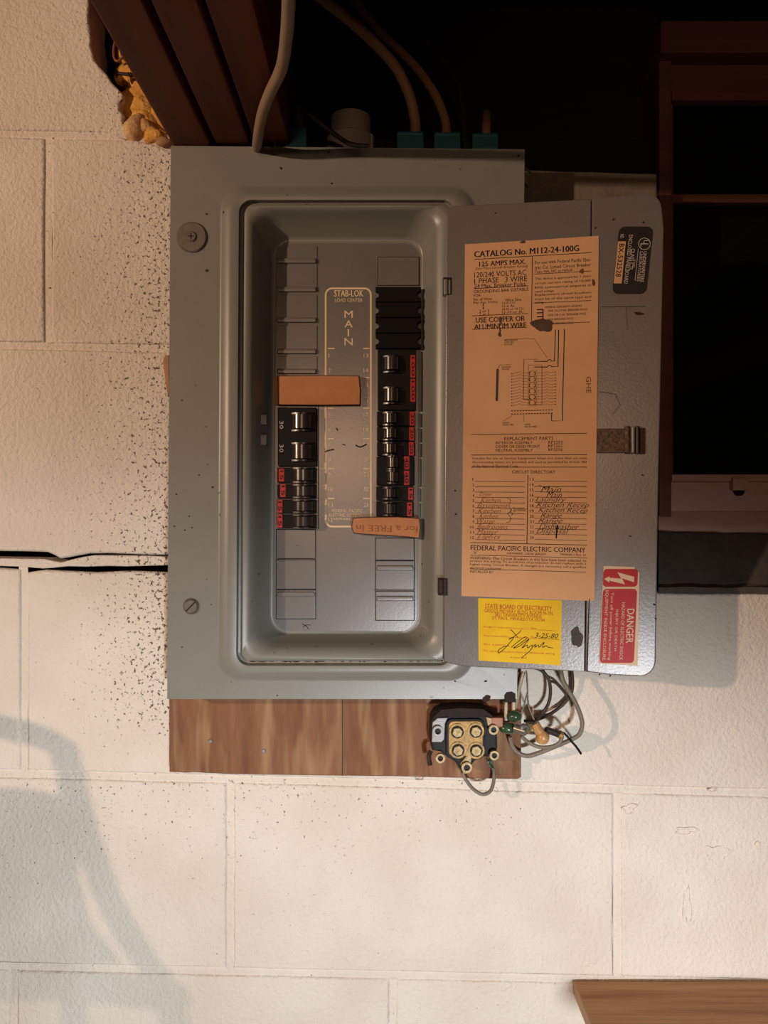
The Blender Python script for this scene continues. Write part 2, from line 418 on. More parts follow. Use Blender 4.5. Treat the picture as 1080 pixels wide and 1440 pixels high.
# course 1
quad_block(1, -490, 67); quad_block(1, -1050, -490)
block([(67 + g, jy(0, 67) + g), (190, jy(0, 190) + g), (212, 201), (236, 211), (300, jy(0, 300) + 30), (640, 235), (640 - g, jy(1, 640) - g), (67 + g, jy(1, 67) - g)])
block([(640 + g, 232), (790, 240), (925, 243), (927, jy(1, 927) - g), (640 + g, jy(1, 640) - g)], m='raw_block')
# course 2: bottom edge opens into the crack on the left
block([(-230, jy(1, -230) + g), (340 - g, jy(1, 340) + g), (340 - g, 782), (237, 780.5), (205, 780), (180, 779), (150, 778), (125, 778.5), (105, 782), (92, 784.5), (84, 785.5), (76, 781), (66, 776.5), (40, 775.5), (0, 775), (-230, 772)], jit=0.3)
quad_block(2, 340, 925); quad_block(2, -790, -230)
# course 3
block([(33 + g, 805), (62, 801.5), (90, 803), (135, 805), (180, 803), (215, 804), (237, 805), (590 - g, jy(2, 590) + g), (590 - g, jy(3, 590) - g), (33 + g, jy(3, 33) - g)], jit=0.3)
block([(590 + g, jy(2, 590) + g), (922, jy(2, 922) + g), (926, 834), (1150, 836), (1150, jy(3, 1150) - g), (590 + g, jy(3, 590) - g)])
block([(-527 + g, 797), (-200, 797), (0, 799), (33 - g, 801), (33 - g, jy(3, 33) - g), (-527 + g, jy(3, -527) - g)], jit=0.5)
block([(1150 + g, 836), (1720, 840), (1720, jy(3, 1720) - g), (1150 + g, jy(3, 1150) - g)])
# courses 4 and 5
for a, b in ((-790, -226), (-226, 323), (323, 868), (868, 1415), (1415, 1965)): quad_block(4, a, b)
for k in range(5, 9):
    off = 18 if k % 2 else 290
    for i in range(-2, 4):
        if k > 5 and i in (-2, 3): continue
        quad_block(k, off + 534 * i, off + 534 * (i + 1))
# tooled mortar: flush strips filling the joints a little below the block faces
def strip(mb, x0, x1, yf, w, y=0.0020, m='painted_block', n=18):
    top = [(x0 + (x1 - x0) * i / n, yf(x0 + (x1 - x0) * i / n) - w) for i in range(n + 1)]
    bot = [(x, yf(x) + w) for x, _ in reversed(top)]
    c = [(x, yf(x)) for x, _ in top]
    vs = [P(x, q, y + 0.0012) for x, q in top] + [P(x, q, y) for x, q in c] + [P(x, q, y + 0.0012) for x, q in reversed(bot)]
    k = n + 1
    mb.add(vs, [(i, i + 1, k + i + 1, k + i) for i in range(n)] + [(k + i, k + i + 1, 2 * k + i + 1, 2 * k + i) for i in range(n)], m)
mm = MB()
strip(mm, -860, 186, lambda x: jy(0, x), 7); strip(mm, -860, 925, lambda x: jy(1, x), 7)
strip(mm, 240, 922, lambda x: jy(2, x), 7)
for k in range(3, 9): strip(mm, -860, 1960, lambda x, k=k: jy(k, x), 7, y=0.0016)
mm.build('mortar_joint', wall, angle=80)
def vjoint(x, k):
    mb = MB(); n = 8; ya = jy(k - 1, x) + 4; yb = jy(k, x) - 4; r = random.Random(int(x) + k)
    ys = [ya + (yb - ya) * i / n for i in range(n + 1)]; xs = [x + r.uniform(-.8, .8) for _ in ys]
    vs = [P(a - 6.5, q, 0.0034) for a, q in zip(xs, ys)] + [P(a, q, 0.0018) for a, q in zip(xs, ys)] + [P(a + 6.5, q, 0.0018) for a, q in zip(xs, ys)]
    h = n + 1
    mb.add(vs, [(i, i + 1, h + i + 1, h + i) for i in range(n)] + [(h + i, h + i + 1, 2 * h + i + 1, 2 * h + i) for i in range(n)], 'painted_block')
    mb.build('mortar_joint', wall, angle=80)
for x, k in ((67, 1), (33, 3), (323, 4), (868, 4), (18, 5), (552, 5)): vjoint(x, k)
# the loose sliver of mortar left between the two cracks
c = MB()
c.prism([P(x, y, 0.0006) for x, y in ((-230, 781), (0, 785), (30, 785.5), (62, 786), (76, 789), (86, 791), (96, 788), (110, 784.5), (130, 781), (160, 781), (205, 781.5), (238, 783), (238, 795), (215, 795.5), (180, 796.5), (150, 796), (120, 797), (95, 796.5), (75, 798.5), (60, 799.5), (30, 797), (0, 796), (-230, 793))], (0, 0.03, 0), 'painted_block', 0.0012)
c.build('mortar_sliver', wall, angle=60)
# mortar backing behind the blocks, open at the crack, the broken corner and the window
b = MB()
def back(x0, y0, x1, y1, ya=0.0048, yb=0.10, m='mortar'):
    p, q = P(x0, y0), P(x1, y1); b.box((p.x, ya, p.z), (q.x, yb, q.z), m)
back(-860, -120, 70, 186); back(-860, 186, 245, 768); back(245, 245, 640, 768); back(640, 245, 922, 768, m='raw_block'); back(245, 768, 922, 812); back(-860, 811, 922, 2960); back(922, 838, 1960, 2960)
back(-860, 768, 245, 812, ya=0.05, m='crack_shade')  # near-black backing paints in the shade deep inside the crack
b.build('mortar_backing', wall)
# the cavity behind the broken corner
b = MB(); back(60, -150, 245, 196, ya=0.075, yb=0.10, m='dark_wood'); b.build('cavity_board', wall)
# chips and scars in the paint, lower right
def scar(cx, cy, rx, ry, seed):
    mb = MB(); n = 26; pts = splat(cx, cy, rx, ry, seed, n, 0.35); rr = random.Random(seed)
    ringp = lambda k, d: [P(cx + (x - cx) * k, cy + (y - cy) * k, d + rr.uniform(-.0002, .0002)) for x, y in pts]
    mb.loft([ringp(1.15, .0003), ringp(1.0, -.0007), ringp(.8, .0002 - .0003), ringp(.5, -.0004)], 'painted_block', False, True)
    mb.build('paint_scar', wall, angle=50)
for a in ((1008, 1202, 13, 15, 3), (966, 1275, 5, 28, 8), (965, 1168, 14, 5, 9), (885, 1137, 8, 7, 12), (1066, 1188, 3, 6, 14), (1002, 1110, 5, 3, 17)): scar(*a)

# --- ceiling: joists over the panel, rim board, subfloor
ceil = thing('ceiling', (0, 0, CZ + .58), 'dark open joist ceiling with three boards side by side over the panel', None, None, 'structure')
JB = CZ + 515.5 * (D - .048) / F
for xa, xb, dz in ((-.1955, -.1605, 0), (-.1560, -.1245, .002), (-.1205, -.0880, .004)):
    mb = MB(); mb.box((xa, -3.8, JB + dz), (xb, .115, JB + .235), 'joist_wood', 0.003); mb.build('joist', ceil)
for xa in (.44, .83):
    mb = MB(); mb.box((xa, -3.8, JB), (xa + .038, .10, JB + .235), 'joist_wood', 0.003); mb.build('joist', ceil)
mb = MB(); mb.box((-3, -3.9, JB + .236), (3, .16, JB + .26), 'dark_wood'); mb.build('subfloor', ceil)
mb = MB(); p = P(240, 200, .10); q = P(926, 0, .10)
mb.box((p.x, .115, CZ + .28), (q.x + .005, .145, JB + .235), 'dark_wood', .002); mb.build('rim_board', ceil)
mb = MB(); mb.box((p.x + .06, .02, P(0, 232).z), (P(924, 0).x, .114, P(0, 232).z + .035), 'dark_wood', .002); mb.build('sill_plate', ceil)
mb = MB(); a = P(440, 132, .08); c = P(532, 104, .08); mb.box((a.x, .06, a.z), (c.x, .114, c.z), 'dark_wood', .002); mb.build('blocking', ceil)

# --- window at the right
win = thing('window_1', P(1000, 400, .06), 'dark basement window in a brown wooden frame right of the panel', None, None, 'structure')
def wbox(name, x0, y0, x1, y1, ya, yb, m, bev=.002):
    mb = MB(); p, q = P(x0, y0, ya), P(x1, y1, ya); mb.box((p.x, ya, p.z), (q.x, yb, q.z), m, bev); return mb.build(name, win)
wbox('jamb', 927, 60, 945, 735, .055, .15, 'frame_wood')
wbox('jamb', 1640, 60, 1665, 735, .055, .15, 'frame_wood')
wbox('head_board', 929, 28, 1665, 74, .040, .15, 'frame_wood')
wbox('top_rail', 941, 82, 1640, 138, .062, .10, 'frame_wood')
wbox('glazing_bead', 945, 128, 1640, 141, .052, .0615, 'frame_wood', .001)
wbox('sash_stile', 937, 138, 947, 668, .060, .10, 'frame_wood', .001)
wbox('muntin', 946, 272, 1640, 285, .070, .088, 'frame_wood', .0015)
wbox('bottom_rail', 930, 677, 1640, 719, .060, .10, 'sash_wood')
wbox('glazing_bead', 945, 667, 1640, 677, .056, .10, 'sash_wood', .001)
mb = MB(); p, q = P(945, 138, .078), P(1640, 672, .078); mb.box((p.x, .078, p.z), (q.x, .081, q.z), 'glass'); mb.build('pane', win)
mb = MB(); p, q = P(925, 20, .2), P(1680, 740, .2); mb.box((p.x, .2, p.z), (q.x, .21, q.z), 'night'); mb.build('window_well', win)
mb = MB(); c0 = P(1037, 691, .060); mb.box(P(1031, 672, .05), P(1046, 690, .0605), 'sash_wood', .001); mb.cyl(c0 + Vector((0, -.0005, 0)), (0, -1, 0), .0048, .008, 'dark_wood', 14, bevel=.002); mb.build('sash_bolt', win)
# chipped mortar sill, sloping towards the room
mb = MB(); r = random.Random(4)
xs = [926 + i * 16 for i in range(48)]
e0 = [736 + r.uniform(-4, 6) for _ in xs]
rows = []
rows.append([P(x, 716, .064) for x in xs])
rows.append([P(x, y, .050) for x, y in zip(xs, e0)])
rows.append([P(x, 747 + .02 * (x - 926) + r.uniform(-1, 1), .050) for x in xs])
rows.append([P(x, 750 + .02 * (x - 926) + r.uniform(-1, 1), .040) for x in xs])
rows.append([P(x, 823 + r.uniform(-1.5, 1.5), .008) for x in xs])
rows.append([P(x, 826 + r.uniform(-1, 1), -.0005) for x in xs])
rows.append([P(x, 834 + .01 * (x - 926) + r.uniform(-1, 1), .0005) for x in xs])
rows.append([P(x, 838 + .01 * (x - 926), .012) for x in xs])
n = len(xs)
mb.add([v for rw in rows[:3] for v in rw], [(j * n + i, j * n + i + 1, (j + 1) * n + i + 1, (j + 1) * n + i) for j in range(2) for i in range(n - 1)], 'sash_wood')
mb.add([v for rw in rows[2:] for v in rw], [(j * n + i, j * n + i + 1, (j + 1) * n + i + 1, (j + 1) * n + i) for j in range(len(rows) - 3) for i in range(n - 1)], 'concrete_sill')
mb.build('sill', win, angle=50)

# --- the rest of the basement
mb = MB(); mb.box((-3, -3.9, -.05), (3, .3, 0), 'floor_concrete'); fl = mb.build('floor', None, 'bare grey concrete basement floor', None, None, 'structure')
zt = JB + .26
mb = MB(); mb.box((-3.1, -3.9, 0), (-3, .1, zt), 'room_wall'); mb.build('wall_left', None, 'plain painted basement wall far to the left', None, None, 'structure')
mb = MB(); mb.box((3, -3.9, 0), (3.1, .1, zt), 'room_wall'); mb.build('wall_right', None, 'plain painted basement wall far to the right', None, None, 'structure')
mb = MB(); mb.box((-3.1, -4, 0), (3.1, -3.9, zt), 'room_wall'); mb.build('wall_front', None, 'plain painted basement wall behind the camera', None, None, 'structure')
mb = MB(); xl = P(-860, 0).x; mb.box((-3, .0, 0), (xl, .1, zt), 'room_wall'); xr = P(1960, 0).x; mb.box((xr, 0, 0), (3, .1, zt), 'room_wall')
mb.build('wall_back_plaster', wall)

# ================================================================== PLYWOOD BACKING BOARD
pw = MB(); ys = .0005
edge = [(238, 900), (733, 900), (733, 985), (733, 1093), (728, 1096), (640, 1094), (560, 1092), (470, 1091), (400, 1090), (330, 1089), (290, 1087.5), (274, 1086), (262, 1087), (238, 1086)]
pw.prism([P(x, y, -.012) for x, y in edge], (0, .0115, 0), 'plywood', .001, 'plywood_edge')
board = thing('plywood_board', P(486, 1090, -.006), 'reddish brown plywood strip under the grey panel, stained with two nail heads', 'board')
pw.build('board', board)
for x, y in ((296, 1042), (371, 1056)):
    mb = MB(); mb.cyl(P(x, y, -.0119), (0, -1, 0), .0021, .0012, 'silver', 14, bevel=.0005); mb.build('nail_head', board)
mb = MB(); mb.box(P(481, 984, -.0121), P(482, 1091, -.0119), 'dark_slot'); mb.build('board_seam', board)
mb = MB(); mb.prism([P(x, y, -.0165) for x, y in ((725, 945), (731, 945), (732, 984), (726, 984))], (0, .004, 0), 'plywood_edge'); mb.build('board_splinter', board)

# ================================================================== THE PANEL
FY = -.048; PL = -.0170; PF = -.0185
panel = thing('breaker_panel', P(486, 983, FY), 'grey steel breaker panel with its door swung open, on plywood against the block wall', 'breaker panel')
def ring(L, T, R, B, r, y, n=7): return [P(x - .006 * (py - 263), py, y) for x, py in rrect(L, T, R, B, r, n)]
cov = MB()
o_ = [(240, 205), (738, 210), (727, 983), (235, 983)]
def outer(y, grow=0.0):
    base = rrect(0, 0, 1, 1, .0001, 7); out = []
    for u, v in base:
        u = min(max(u, 0), 1); v = min(max(v, 0), 1)
        xa = o_[0][0] + (o_[3][0] - o_[0][0]) * v; xb = o_[1][0] + (o_[2][0] - o_[1][0]) * v
        ya = o_[0][1] + (o_[1][1] - o_[0][1]) * u; yb = 983
        q = P(xa + (xb - xa) * u, ya + (yb - ya) * v, FY); q.y = y; out.append(q)
    return out
rings = [outer(-.0125), outer(FY + .001), outer(FY),
         ring(309, 261, 670, 958, 34, FY), ring(313, 265, 666, 954, 31, FY - .0015), ring(319, 271, 660, 948, 27, FY - .0048), ring(327, 276, 650, 942, 23, FY - .0055),
         ring(336, 281, 640, 936, 18, FY - .0045), ring(339, 284, 637, 932.5, 16, FY + .0015), ring(342, 286, 635, 930, 15, FY + .0018), ring(345, 289, 632, 927, 14, FY - .0012),
         ring(351, 292, 626, 921, 20, FY - .0006), ring(357, 296, 615, 914, 25, FY + .0015), ring(362, 301, 611, 909, 28, FY + .006), ring(368, 310, 606, 903, 28, FY + .013),
         ring(381, 332, 597, 892.5, 27, PL - .002), ring(386, 339, 593, 889.5, 25, PL - .0008), ring(389, 342, 590, 887.5, 23, PF)]
cov.loft(rings, 'enamel')
cov.build('cover', panel, angle=55)
dp = MB(); dp.add(rings[-1], [tuple(range(len(rings[-1])))], 'enamel_plate')
dp.build('dead_front', panel)
# raised spine of the dead front between the two breaker columns
def pbox(name, x0, y0, x1, y1, ya, yb, m, bev=.0006, parent=None, **kw):
    mb = MB(); p, q = P(x0, y0, ya), P(x1, y1, ya); mb.box((p.x, ya, p.z), (q.x, yb, q.z), m, bev); return mb.build(name, parent or panel, **kw)
# filler plates (knock-outs) with their lips
def filler(x0, y0, x1, y1, lip=None, outline=True):
    mb = MB()
    if outline:
        mb.box(P(x0 - 1, y0 - 1, PF - .0002), P(x1 + 1, y1 + 1, PF - .0001), 'dark_slot')
    p, q = P(x0, y0, PF), P(x1, y1, PF)
    mb.box((p.x, PF - .0009, p.z), (q.x, PF + .0001, q.z), 'enamel_plate', .0004)
    if lip is not None:
        a, c = P(x0 + 1, lip, PF), P(x1 - 1, lip + 7, PF)
        mb.box((a.x, PF - .0030, a.z), (c.x, PF - .0005, c.z), 'enamel_plate', .0011, 3)
    mb.build('filler_plate', panel, angle=40)
for y0, y1 in ((347, 368), (371, 411), (415, 454), (458, 498), (501, 526)): filler(389, y0, 446, y1, y0 + 17 if y0 == 347 else y1 - 7, False)
for y0, y1, l in ((745, 785, None), (787.5, 828, None), (830, 870, 832)): filler(389, y0, 443.5, y1, l)
filler(532, 362, 589, 401, None)
for y0, y1, l in ((757, 787, None), (789, 829, 795), (831.5, 872, 838)): filler(528.5, y0, 582, y1, l)
# slot where the column opening shows
for x in (447.0,): pbox('column_edge', x, 572, x + 1.2, 744, PF - .0004, PF, 'dark_slot', 0)
# printed legend on the dead front
lg = Flat(lambda px, py, l: P(px, py, PF - .00012 - .00018 * l))
lg.line(rrect(458, 405.5, 521.5, 740.5, 9, 5), 2.6, 'cream_ink', closed=True)
lg.text('STAB-LOK', 470, 408, 511, 417, 'cream_ink', bold=.025)
lg.text('LOAD CENTER', 471, 419.5, 510, 424.5, 'cream_ink', bold=.01)
for ch, y in (('M', 437), ('A', 450.5), ('I', 463), ('N', 475.5)):
    if ch == 'I': lg.text(ch, 489, y, 491, y + 10, 'cream_ink', bold=.012)
    else: lg.text(ch, 484.5, y, 496, y + 10, 'cream_ink', bold=.012)
for y in (490, 531, 574, 617, 659, 701):
    if y != 531: lg.line([(461, y), (470.5, y)], 1.8, 'cream_ink')
    lg.line([(511, y), (519.5, y)], 1.8, 'cream_ink')
for i in range(12):
    y = 497 + 20.9 * i + (1 if i > 9 else 0); w = 3 if i < 9 else 6
    if i not in (2, 3): lg.text(str(i + 1), 462, y, 462 + (1.2 if i == 0 else w), y + 5.6, 'cream_ink')
    if i < 11: lg.text(str(i + 13), 511.5, y, 518, y + 5.6, 'cream_ink')
lg.text('FEDERAL PACIFIC', 467, 716, 510, 720.5, 'cream_ink'); lg.text('ELECTRIC COMPANY', 462.5, 722, 514, 726.5, 'cream_ink'); lg.text('NEWARK, N.J.', 469, 728, 505, 732.5, 'cream_ink')
lg.build('printed_legend', panel, 'cream printed legend on the grey centre plate')
# scratches on the centre plate
sc = Flat(lambda px, py, l: P(px, py, PF - .0003))
sc.scrawl([(457, 635.5), (462, 633.5), (470, 632)], 1.8, 'dark_slot'); sc.scrawl([(481, 624.5), (486, 626)], 1.3, 'dark_slot'); sc.scrawl([(500, 626), (506, 628.5), (511, 627), (516, 624.5)], 2.0, 'dark_slot')
sc.scrawl([(473, 602), (475, 605.5)], 1.8, 'dark_slot'); sc.scrawl([(425, 877), (431, 881), (434, 885)], 1.0, 'dark_slot'); sc.scrawl([(426, 882), (430, 879), (437, 879)], .8, 'dark_slot')
sc.build('scratch_marks', panel, kind='stuff')
# rust along the lower groove
rs = Flat(lambda px, py, l: P(px, py, FY + .0013)); r = random.Random(2)
for i in range(46):
    x = 352 + i * 6 + r.uniform(-3, 3)
    if r.random() < .8: rs.poly(splat(x, 929.6 + r.uniform(-.6, .6), r.uniform(1.5, 5), r.uniform(.7, 1.5), i, 9, .3), 'rust')
rs.build('rust_marks', panel, kind='stuff')
# washers and screws of the cover
def washer(x, y, r_mm, big):
    s = MB(); c0 = P(x, y, FY)
    if big:
        s.cyl(c0, (0, -1, 0), .0142, .0022, 'zinc', 40, bevel=.0012); s.build('washer', panel, angle=30)
        s = MB(); s.cyl(c0 + Vector((0, -.0022, 0)), (0, -1, 0), .0050, .0016, 'zinc', 20, bevel=.0010)
        s.box(c0 + Vector((-.0026, -.0040, -.0005)), c0 + Vector((.0026, -.0037, .0005)), 'dark_slot'); s.box(c0 + Vector((-.0005, -.0040, -.0026)), c0 + Vector((.0005, -.0037, .0026)), 'dark_slot')
        s.build('cover_screw', panel)
    else:
        s.cyl(c0, (0, -1, 0), .0074, .0028, 'zinc', 28, bevel=.0018)
        d = Vector((.0042, 0, .0042)); n_ = Vector((-.0005, 0, .0005)); t = Vector((0, -.00295, 0)); s.add([c0 + t + d + n_, c0 + t + d - n_, c0 + t - d - n_, c0 + t - d + n_], [(0, 1, 2, 3)], 'dark_slot')
        s.build('cover_screw', panel)
washer(270, 334, 22, True); washer(269, 852.5, 12, False)
# hooks on the inner wall that the door catch takes
for y0, y1 in ((583, 597), (611, 626)): pbox('catch_tab', 364, y0, 375, y1, -.034, -.0315, 'enamel', .0006)
# left flap of the opening rim beside the tabs, hinge leaves
for x0, y0, x1, y1, m in ((623, 391, 635, 415, 'enamel'), (616, 813, 629, 837, 'rusty_steel')):
    mb = MB(); p, q = P(x0, y0, -.0545), P(x1, y1, -.0545); mb.box((p.x, -.0570, p.z), (q.x, -.050, q.z), 'dark_slot', .0004)
    p, q = P(x0 + .8, y0 + .8, -.058), P(x0 + (x1 - x0) * .58, y1 - .8, -.058); mb.box((p.x, -.0580, p.z), (q.x, -.050, q.z), m, .0012, 3)
    p, q = P(x0 + (x1 - x0) * .66, y0 + 2, -.058), P(x1 - 1.4, y1 - 2, -.058); mb.box((p.x, -.0574, p.z), (q.x, -.050, q.z), m, .0004)
    mb.build('hinge', panel)
# specks of dirt on the cover
dk = Flat(lambda px, py, l: P(px, py, FY - .0002)); r = random.Random(11)
for x, y, q in ((248, 695, 1.3), (245, 740, 1.2), (260, 745.5, 1.4), (270, 742, 1.3), (266, 726, 1.2), (299, 685, 1.6), (280, 668, 1.2), (729, 219, 2), (683, 958, 2), (462, 214, 1.8), (290, 600, 1), (297, 850, 1.1), (256, 910, 1.2), (390, 978, 1.3), (640, 958, 1.4)): dk.poly(splat(x, y, q, q * .8, int(x), 9, .3), 'rust')
dk.poly(splat(684.5, 982, 6, 4.5, 5, 14, .25), 'rust'); dk.build('dirt_specks', panel, kind='stuff')

# ---------------------------------------------------------------- the door, swung open past its hinge
XL, YL = P(627, 0, -.055).x, -.055
XR, YR = P(930, 0, -.086).x, -.086
def DP(px, py, lift=0.0):
    """point on the door plane along the sight line, lifted towards the room"""
    k = (px - 540) / F
    t = (XL - k * (D + YL)) / (k * (YR - YL) - (XR - XL)); y = YL + (YR - YL) * t; s = (D + y) / F
    n_ = Vector(((YR - YL), -(XR - XL), 0)).normalized()
    return Vector(((px - 540) * s, y, CZ + (720 - py) * s)) + n_ * lift
DN = (DP(700, 600, 1) - DP(700, 600, 0)).normalized()
door = thing('door', (XL, YL, CZ), 'grey inner face of the open panel door carrying a tan label and stickers')
door.parent = panel; door.location = Vector((XL, YL, CZ)) - world_loc(panel)
def arc(cx, cy, r, a0, a1, n=6): return [(cx + r * math.cos(math.radians(a0 + (a1 - a0) * i / n)), cy + r * math.sin(math.radians(a0 + (a1 - a0) * i / n))) for i in range(n + 1)]
leafL = [(624, 930), (628, 302)] + arc(640, 301, 12, 180, 262) + [(700, 286.5), (770, 283), (831.5, 279.5), (822, 944.5), (740, 941), (680, 938.5), (650, 936.5), (636, 934)]
leafR = [(832.5, 279.4), (870, 275), (906, 271.5)] + arc(909, 293, 22, -85, -5) + [(934, 320), (926, 700), (922.5, 925)] + arc(900, 929, 22.5, 0, 85) + [(860, 949.5), (823, 945)]
mb = MB(); mb.prism([DP(x, y, .0006) for x, y in leafL], -DN * .0085, 'enamel_door', .0012)
mb.prism([DP(x, y, 0) for x, y in leafR], -DN * .0080, 'enamel_door', .0014); mb.build('door_leaf', door, angle=40)
mb = MB(); mb.prism([DP(x, y, .0011) for x, y in ((828.0, 842), (829.2, 842), (826.4, 944.3), (825.0, 944.3))], -DN * .001, 'dark_slot'); mb.build('door_seam', door)
DFN = lambda px, py, l: DP(px, py, .0009 + .00015 * l)
def slope_at(py): return -.064 + .101 * (py - 338) / 504
# --- the tan paper label
lb = Flat(DFN)
lb.slab([(654, 344), (748, 338.3), (842, 332), (839, 590), (836, 845), (742, 841.5), (649, 838), (651.5, 590)], 'kraft_label', 0, -3)
def T(body, x0, y0, x1, y1, m='ink', **kw): lb.text(body, x0, y0, x1, y1, m, slope=slope_at((y0 + y1) / 2), **kw)
def HL(x0, x1, y, w=1.0, m='ink'): lb.line([(x0, y), (x1, y + slope_at(y) * (x1 - x0))], w, m)
T('CATALOG No. M112-24-100G', 667, 354, 814, 362.5, bold=.03)
HL(667, 832, 365.3, .9)
T('125 AMPS MAX.', 674, 368.5, 739, 375.5, bold=.015); T('(See Main Circuit Breaker Rating)', 669, 376.5, 742, 381, 'ink_faint')
T('120/240 VOLTS AC', 667, 383.5, 740, 391); T('1 PHASE   3 WIRE', 667, 392, 741, 399.5); T('24 Max. Breaker Poles', 667, 400, 739, 406)
HL(666, 743, 406.3, .8)
T('GROUNDING BAR SUITABLE', 666, 408.5, 743, 413); T('FOR:', 666, 414.5, 677, 418)
T('No. of Wires', 666, 419.5, 692, 423.5); T('Per Ass. Holes', 666, 424.5, 700, 428); T('Wire Size', 710, 420.5, 733, 424.5)
T('1', 679, 427, 680.2, 431); T('1', 679, 432, 680.2, 435.5); T('2 or 3', 674, 436, 688, 440); T('2 or 3', 674, 440.5, 688, 444)
for i, s_ in enumerate(('12-8 CU', '12-6 AL', '14-10 or 14 CU', '12-10 or AL')): T(s_, 706, 425 + i * 4.4, 722 + (14 if i > 1 else 2), 428.3 + i * 4.4)
HL(664, 743, 444.6, .8); T('USE COPPER OR', 669, 447, 738, 454.5, bold=.012); T('ALUMINUM WIRE', 667, 456.5, 740, 464, bold=.012); HL(664, 741, 463.5, .9)
lb.line([(748.5, 360), (747.3, 457)], .9, 'ink')
for i, s_ in enumerate(('For use with Federal Pacific Elec-', 'tric Co. Listed Circuit Breaker')): T(s_, 752, 367.5 + i * 7, 831, 372.3 + i * 7)
T('Type NA, NC or NAGF', 752, 381, 805, 385.8); HL(751, 831, 386, .8)
for i, s_ in enumerate(('This device is approved for 1 short', 'circuit current rating of 10,000', 'RMS symmetrical amperes at')): T(s_, 752, 391 + i * 6.2, 831, 395.3 + i * 6.2)
T('rated voltage.', 752, 409, 780, 413)
for i, s_ in enumerate(('Replacement circuit breakers', 'must be of the same type and')): T(s_, 752, 413.5 + i * 6, 831, 417.8 + i * 6)
T('rating.', 752, 424.5, 765, 428.5); HL(751, 831, 426.6, .8)
T('WIRING DIAGRAM LEGEND', 766, 431, 818, 434)
for i, s_ in enumerate(('ONE OR 2 P NC BREAKER POLES', 'ONE OR 2 NC BREAKER POLE', 'ONE BREAKER POLE', 'TWO BREAKER POLE')): T(s_, 770, 436.2 + i * 6, 830 - (4, 6, 24, 24)[i], 439.2 + i * 6)
for y in (436, 440.5, 446): lb.line([(755, y), (764, y - .6)], 1.6, 'ink')
lb.line([(763.5, 435), (763.5, 449)], 1.5, 'ink'); HL(750, 830, 456.5, .8)
# wiring diagram
for pts, w in (([(781, 464), (779.5, 508), (775, 508)], 1.1), ([(785.5, 464), (784.5, 516), (775, 516)], 1.2), ([(793.5, 463), (790.5, 592), (775.5, 592), (775.5, 581)], 1.2)): lb.line(pts, w, 'ink')
for y in (508.5, 516.5): lb.line([(751, y), (770, y)], 1.1, 'ink'); lb.line(arc(772.5, y, 2.7, 180, 360, 5), 1.0, 'ink')
lb.line([(736, 562), (736.5, 505.5), (755, 505.5)], .6, 'ink'); lb.line([(743, 521), (743, 513.5), (762, 513.5), (762, 569), (745, 569)], .6, 'ink'); lb.line([(736, 562), (748, 562)], .6, 'ink')
lb.line([(711, 477.5), (751, 476.5), (769, 503)], .6, 'ink_faint'); lb.line([(700, 519), (703, 513.5), (719, 513)], .6, 'ink_faint')
lb.line([(699.8, 519), (698.5, 564)], 3.2, 'pencil')
T('MAIN BREAKER', 709, 477.5, 728, 480, 'pencil'); T('SUPPLIED', 709, 480.8, 723, 483, 'pencil'); T('AS NOTED', 709, 484, 721, 486, 'pencil'); T('NEUTRAL BAR', 705, 515.5, 718, 517.5, 'pencil'); T('GROUND', 706, 518.5, 716, 520.5, 'pencil')
for i in range(6):
    y = 525.7 + i * 8.25
    for dx in (-1, 1):
        x = 748.3 + dx * 2.2; lb.line([(x, y - 2), (x + dx * 2, y - 2), (x + dx * 2, y + 2), (x, y + 2)], 1.3, 'ink')
    lb.line([(742.5, y - 3.6), (754.5, y - 3.9), (754.5, y + 3.6), (742.5, y + 3.9)], .5, 'ink_faint', closed=True)
    for q, dd in ((y - 1.2, 0), (y + 2.6, 0)):
        lb.line([(719.5, q + 1.2), (728, q - .4), (731, q - 1.8), (734, q), (742, q)], .45, 'ink_faint'); lb.line([(755, q), (766, q), (769, q - 1.7), (772, q - .2), (780, q - .6)], .45, 'ink_faint')
        lb.poly(arc(719.5, q + 1, .8, 0, 315, 7), 'pencil', 1); lb.poly(arc(781, q - .8, .8, 0, 315, 7), 'pencil', 1)
for y in (577.5, 582):
    lb.line([(718, y + .6), (778, y - .9)], .4, 'ink_faint')
    for i in range(15): lb.poly(arc(720 + i * 4, y + .6 - .1 * i, .95, 0, 315, 7), 'pencil', 1)
lb.line([(720, 585), (708, 592)], .4, 'ink_faint'); lb.line([(737, 584), (736, 594)], .4, 'ink_faint')
T('GROUND', 706, 593.5, 716, 595.7, 'pencil'); T('NEUTRAL WIRES', 707, 596.5, 722, 598.5, 'pencil'); T('LINE', 738, 595.8, 746, 598, 'pencil'); T('NEUTRAL WIRES', 738, 599, 755, 601.5, 'pencil')
HL(663, 825, 611, .9)
T('REPLACEMENT PARTS', 709, 614.5, 778, 619.5)
for i, (a, c) in enumerate((('INTERIOR ASSEMBLY', 'RP2203'), ('COVER OR DEAD FRONT', 'RP2262'), ('NEUTRAL ASSEMBLY', 'RP2036'))):
    T(a, 697, 621 + i * 5.2, (749, 759, 749)[i], 624.9 + i * 5.2); T(c, 771, 620 + i * 5.2, 791, 624 + i * 5.2)
HL(663, 825, 640, .9)
for i, (s_, x1) in enumerate((('Suitable for use as Service Equipment when not more than six main', 825), ('disconnecting means are provided, and used as permitted by Article 384', 825), ('of the National Electrical Code', 728))): T(s_, 664, 643 + i * 5.3, x1, 647.2 + i * 5.3)
HL(663, 825, 657, .9); T('CIRCUIT DIRECTORY', 720, 661.5, 781, 666)
lb.line([(742.3, 668), (741, 764)], 1.0, 'ink')
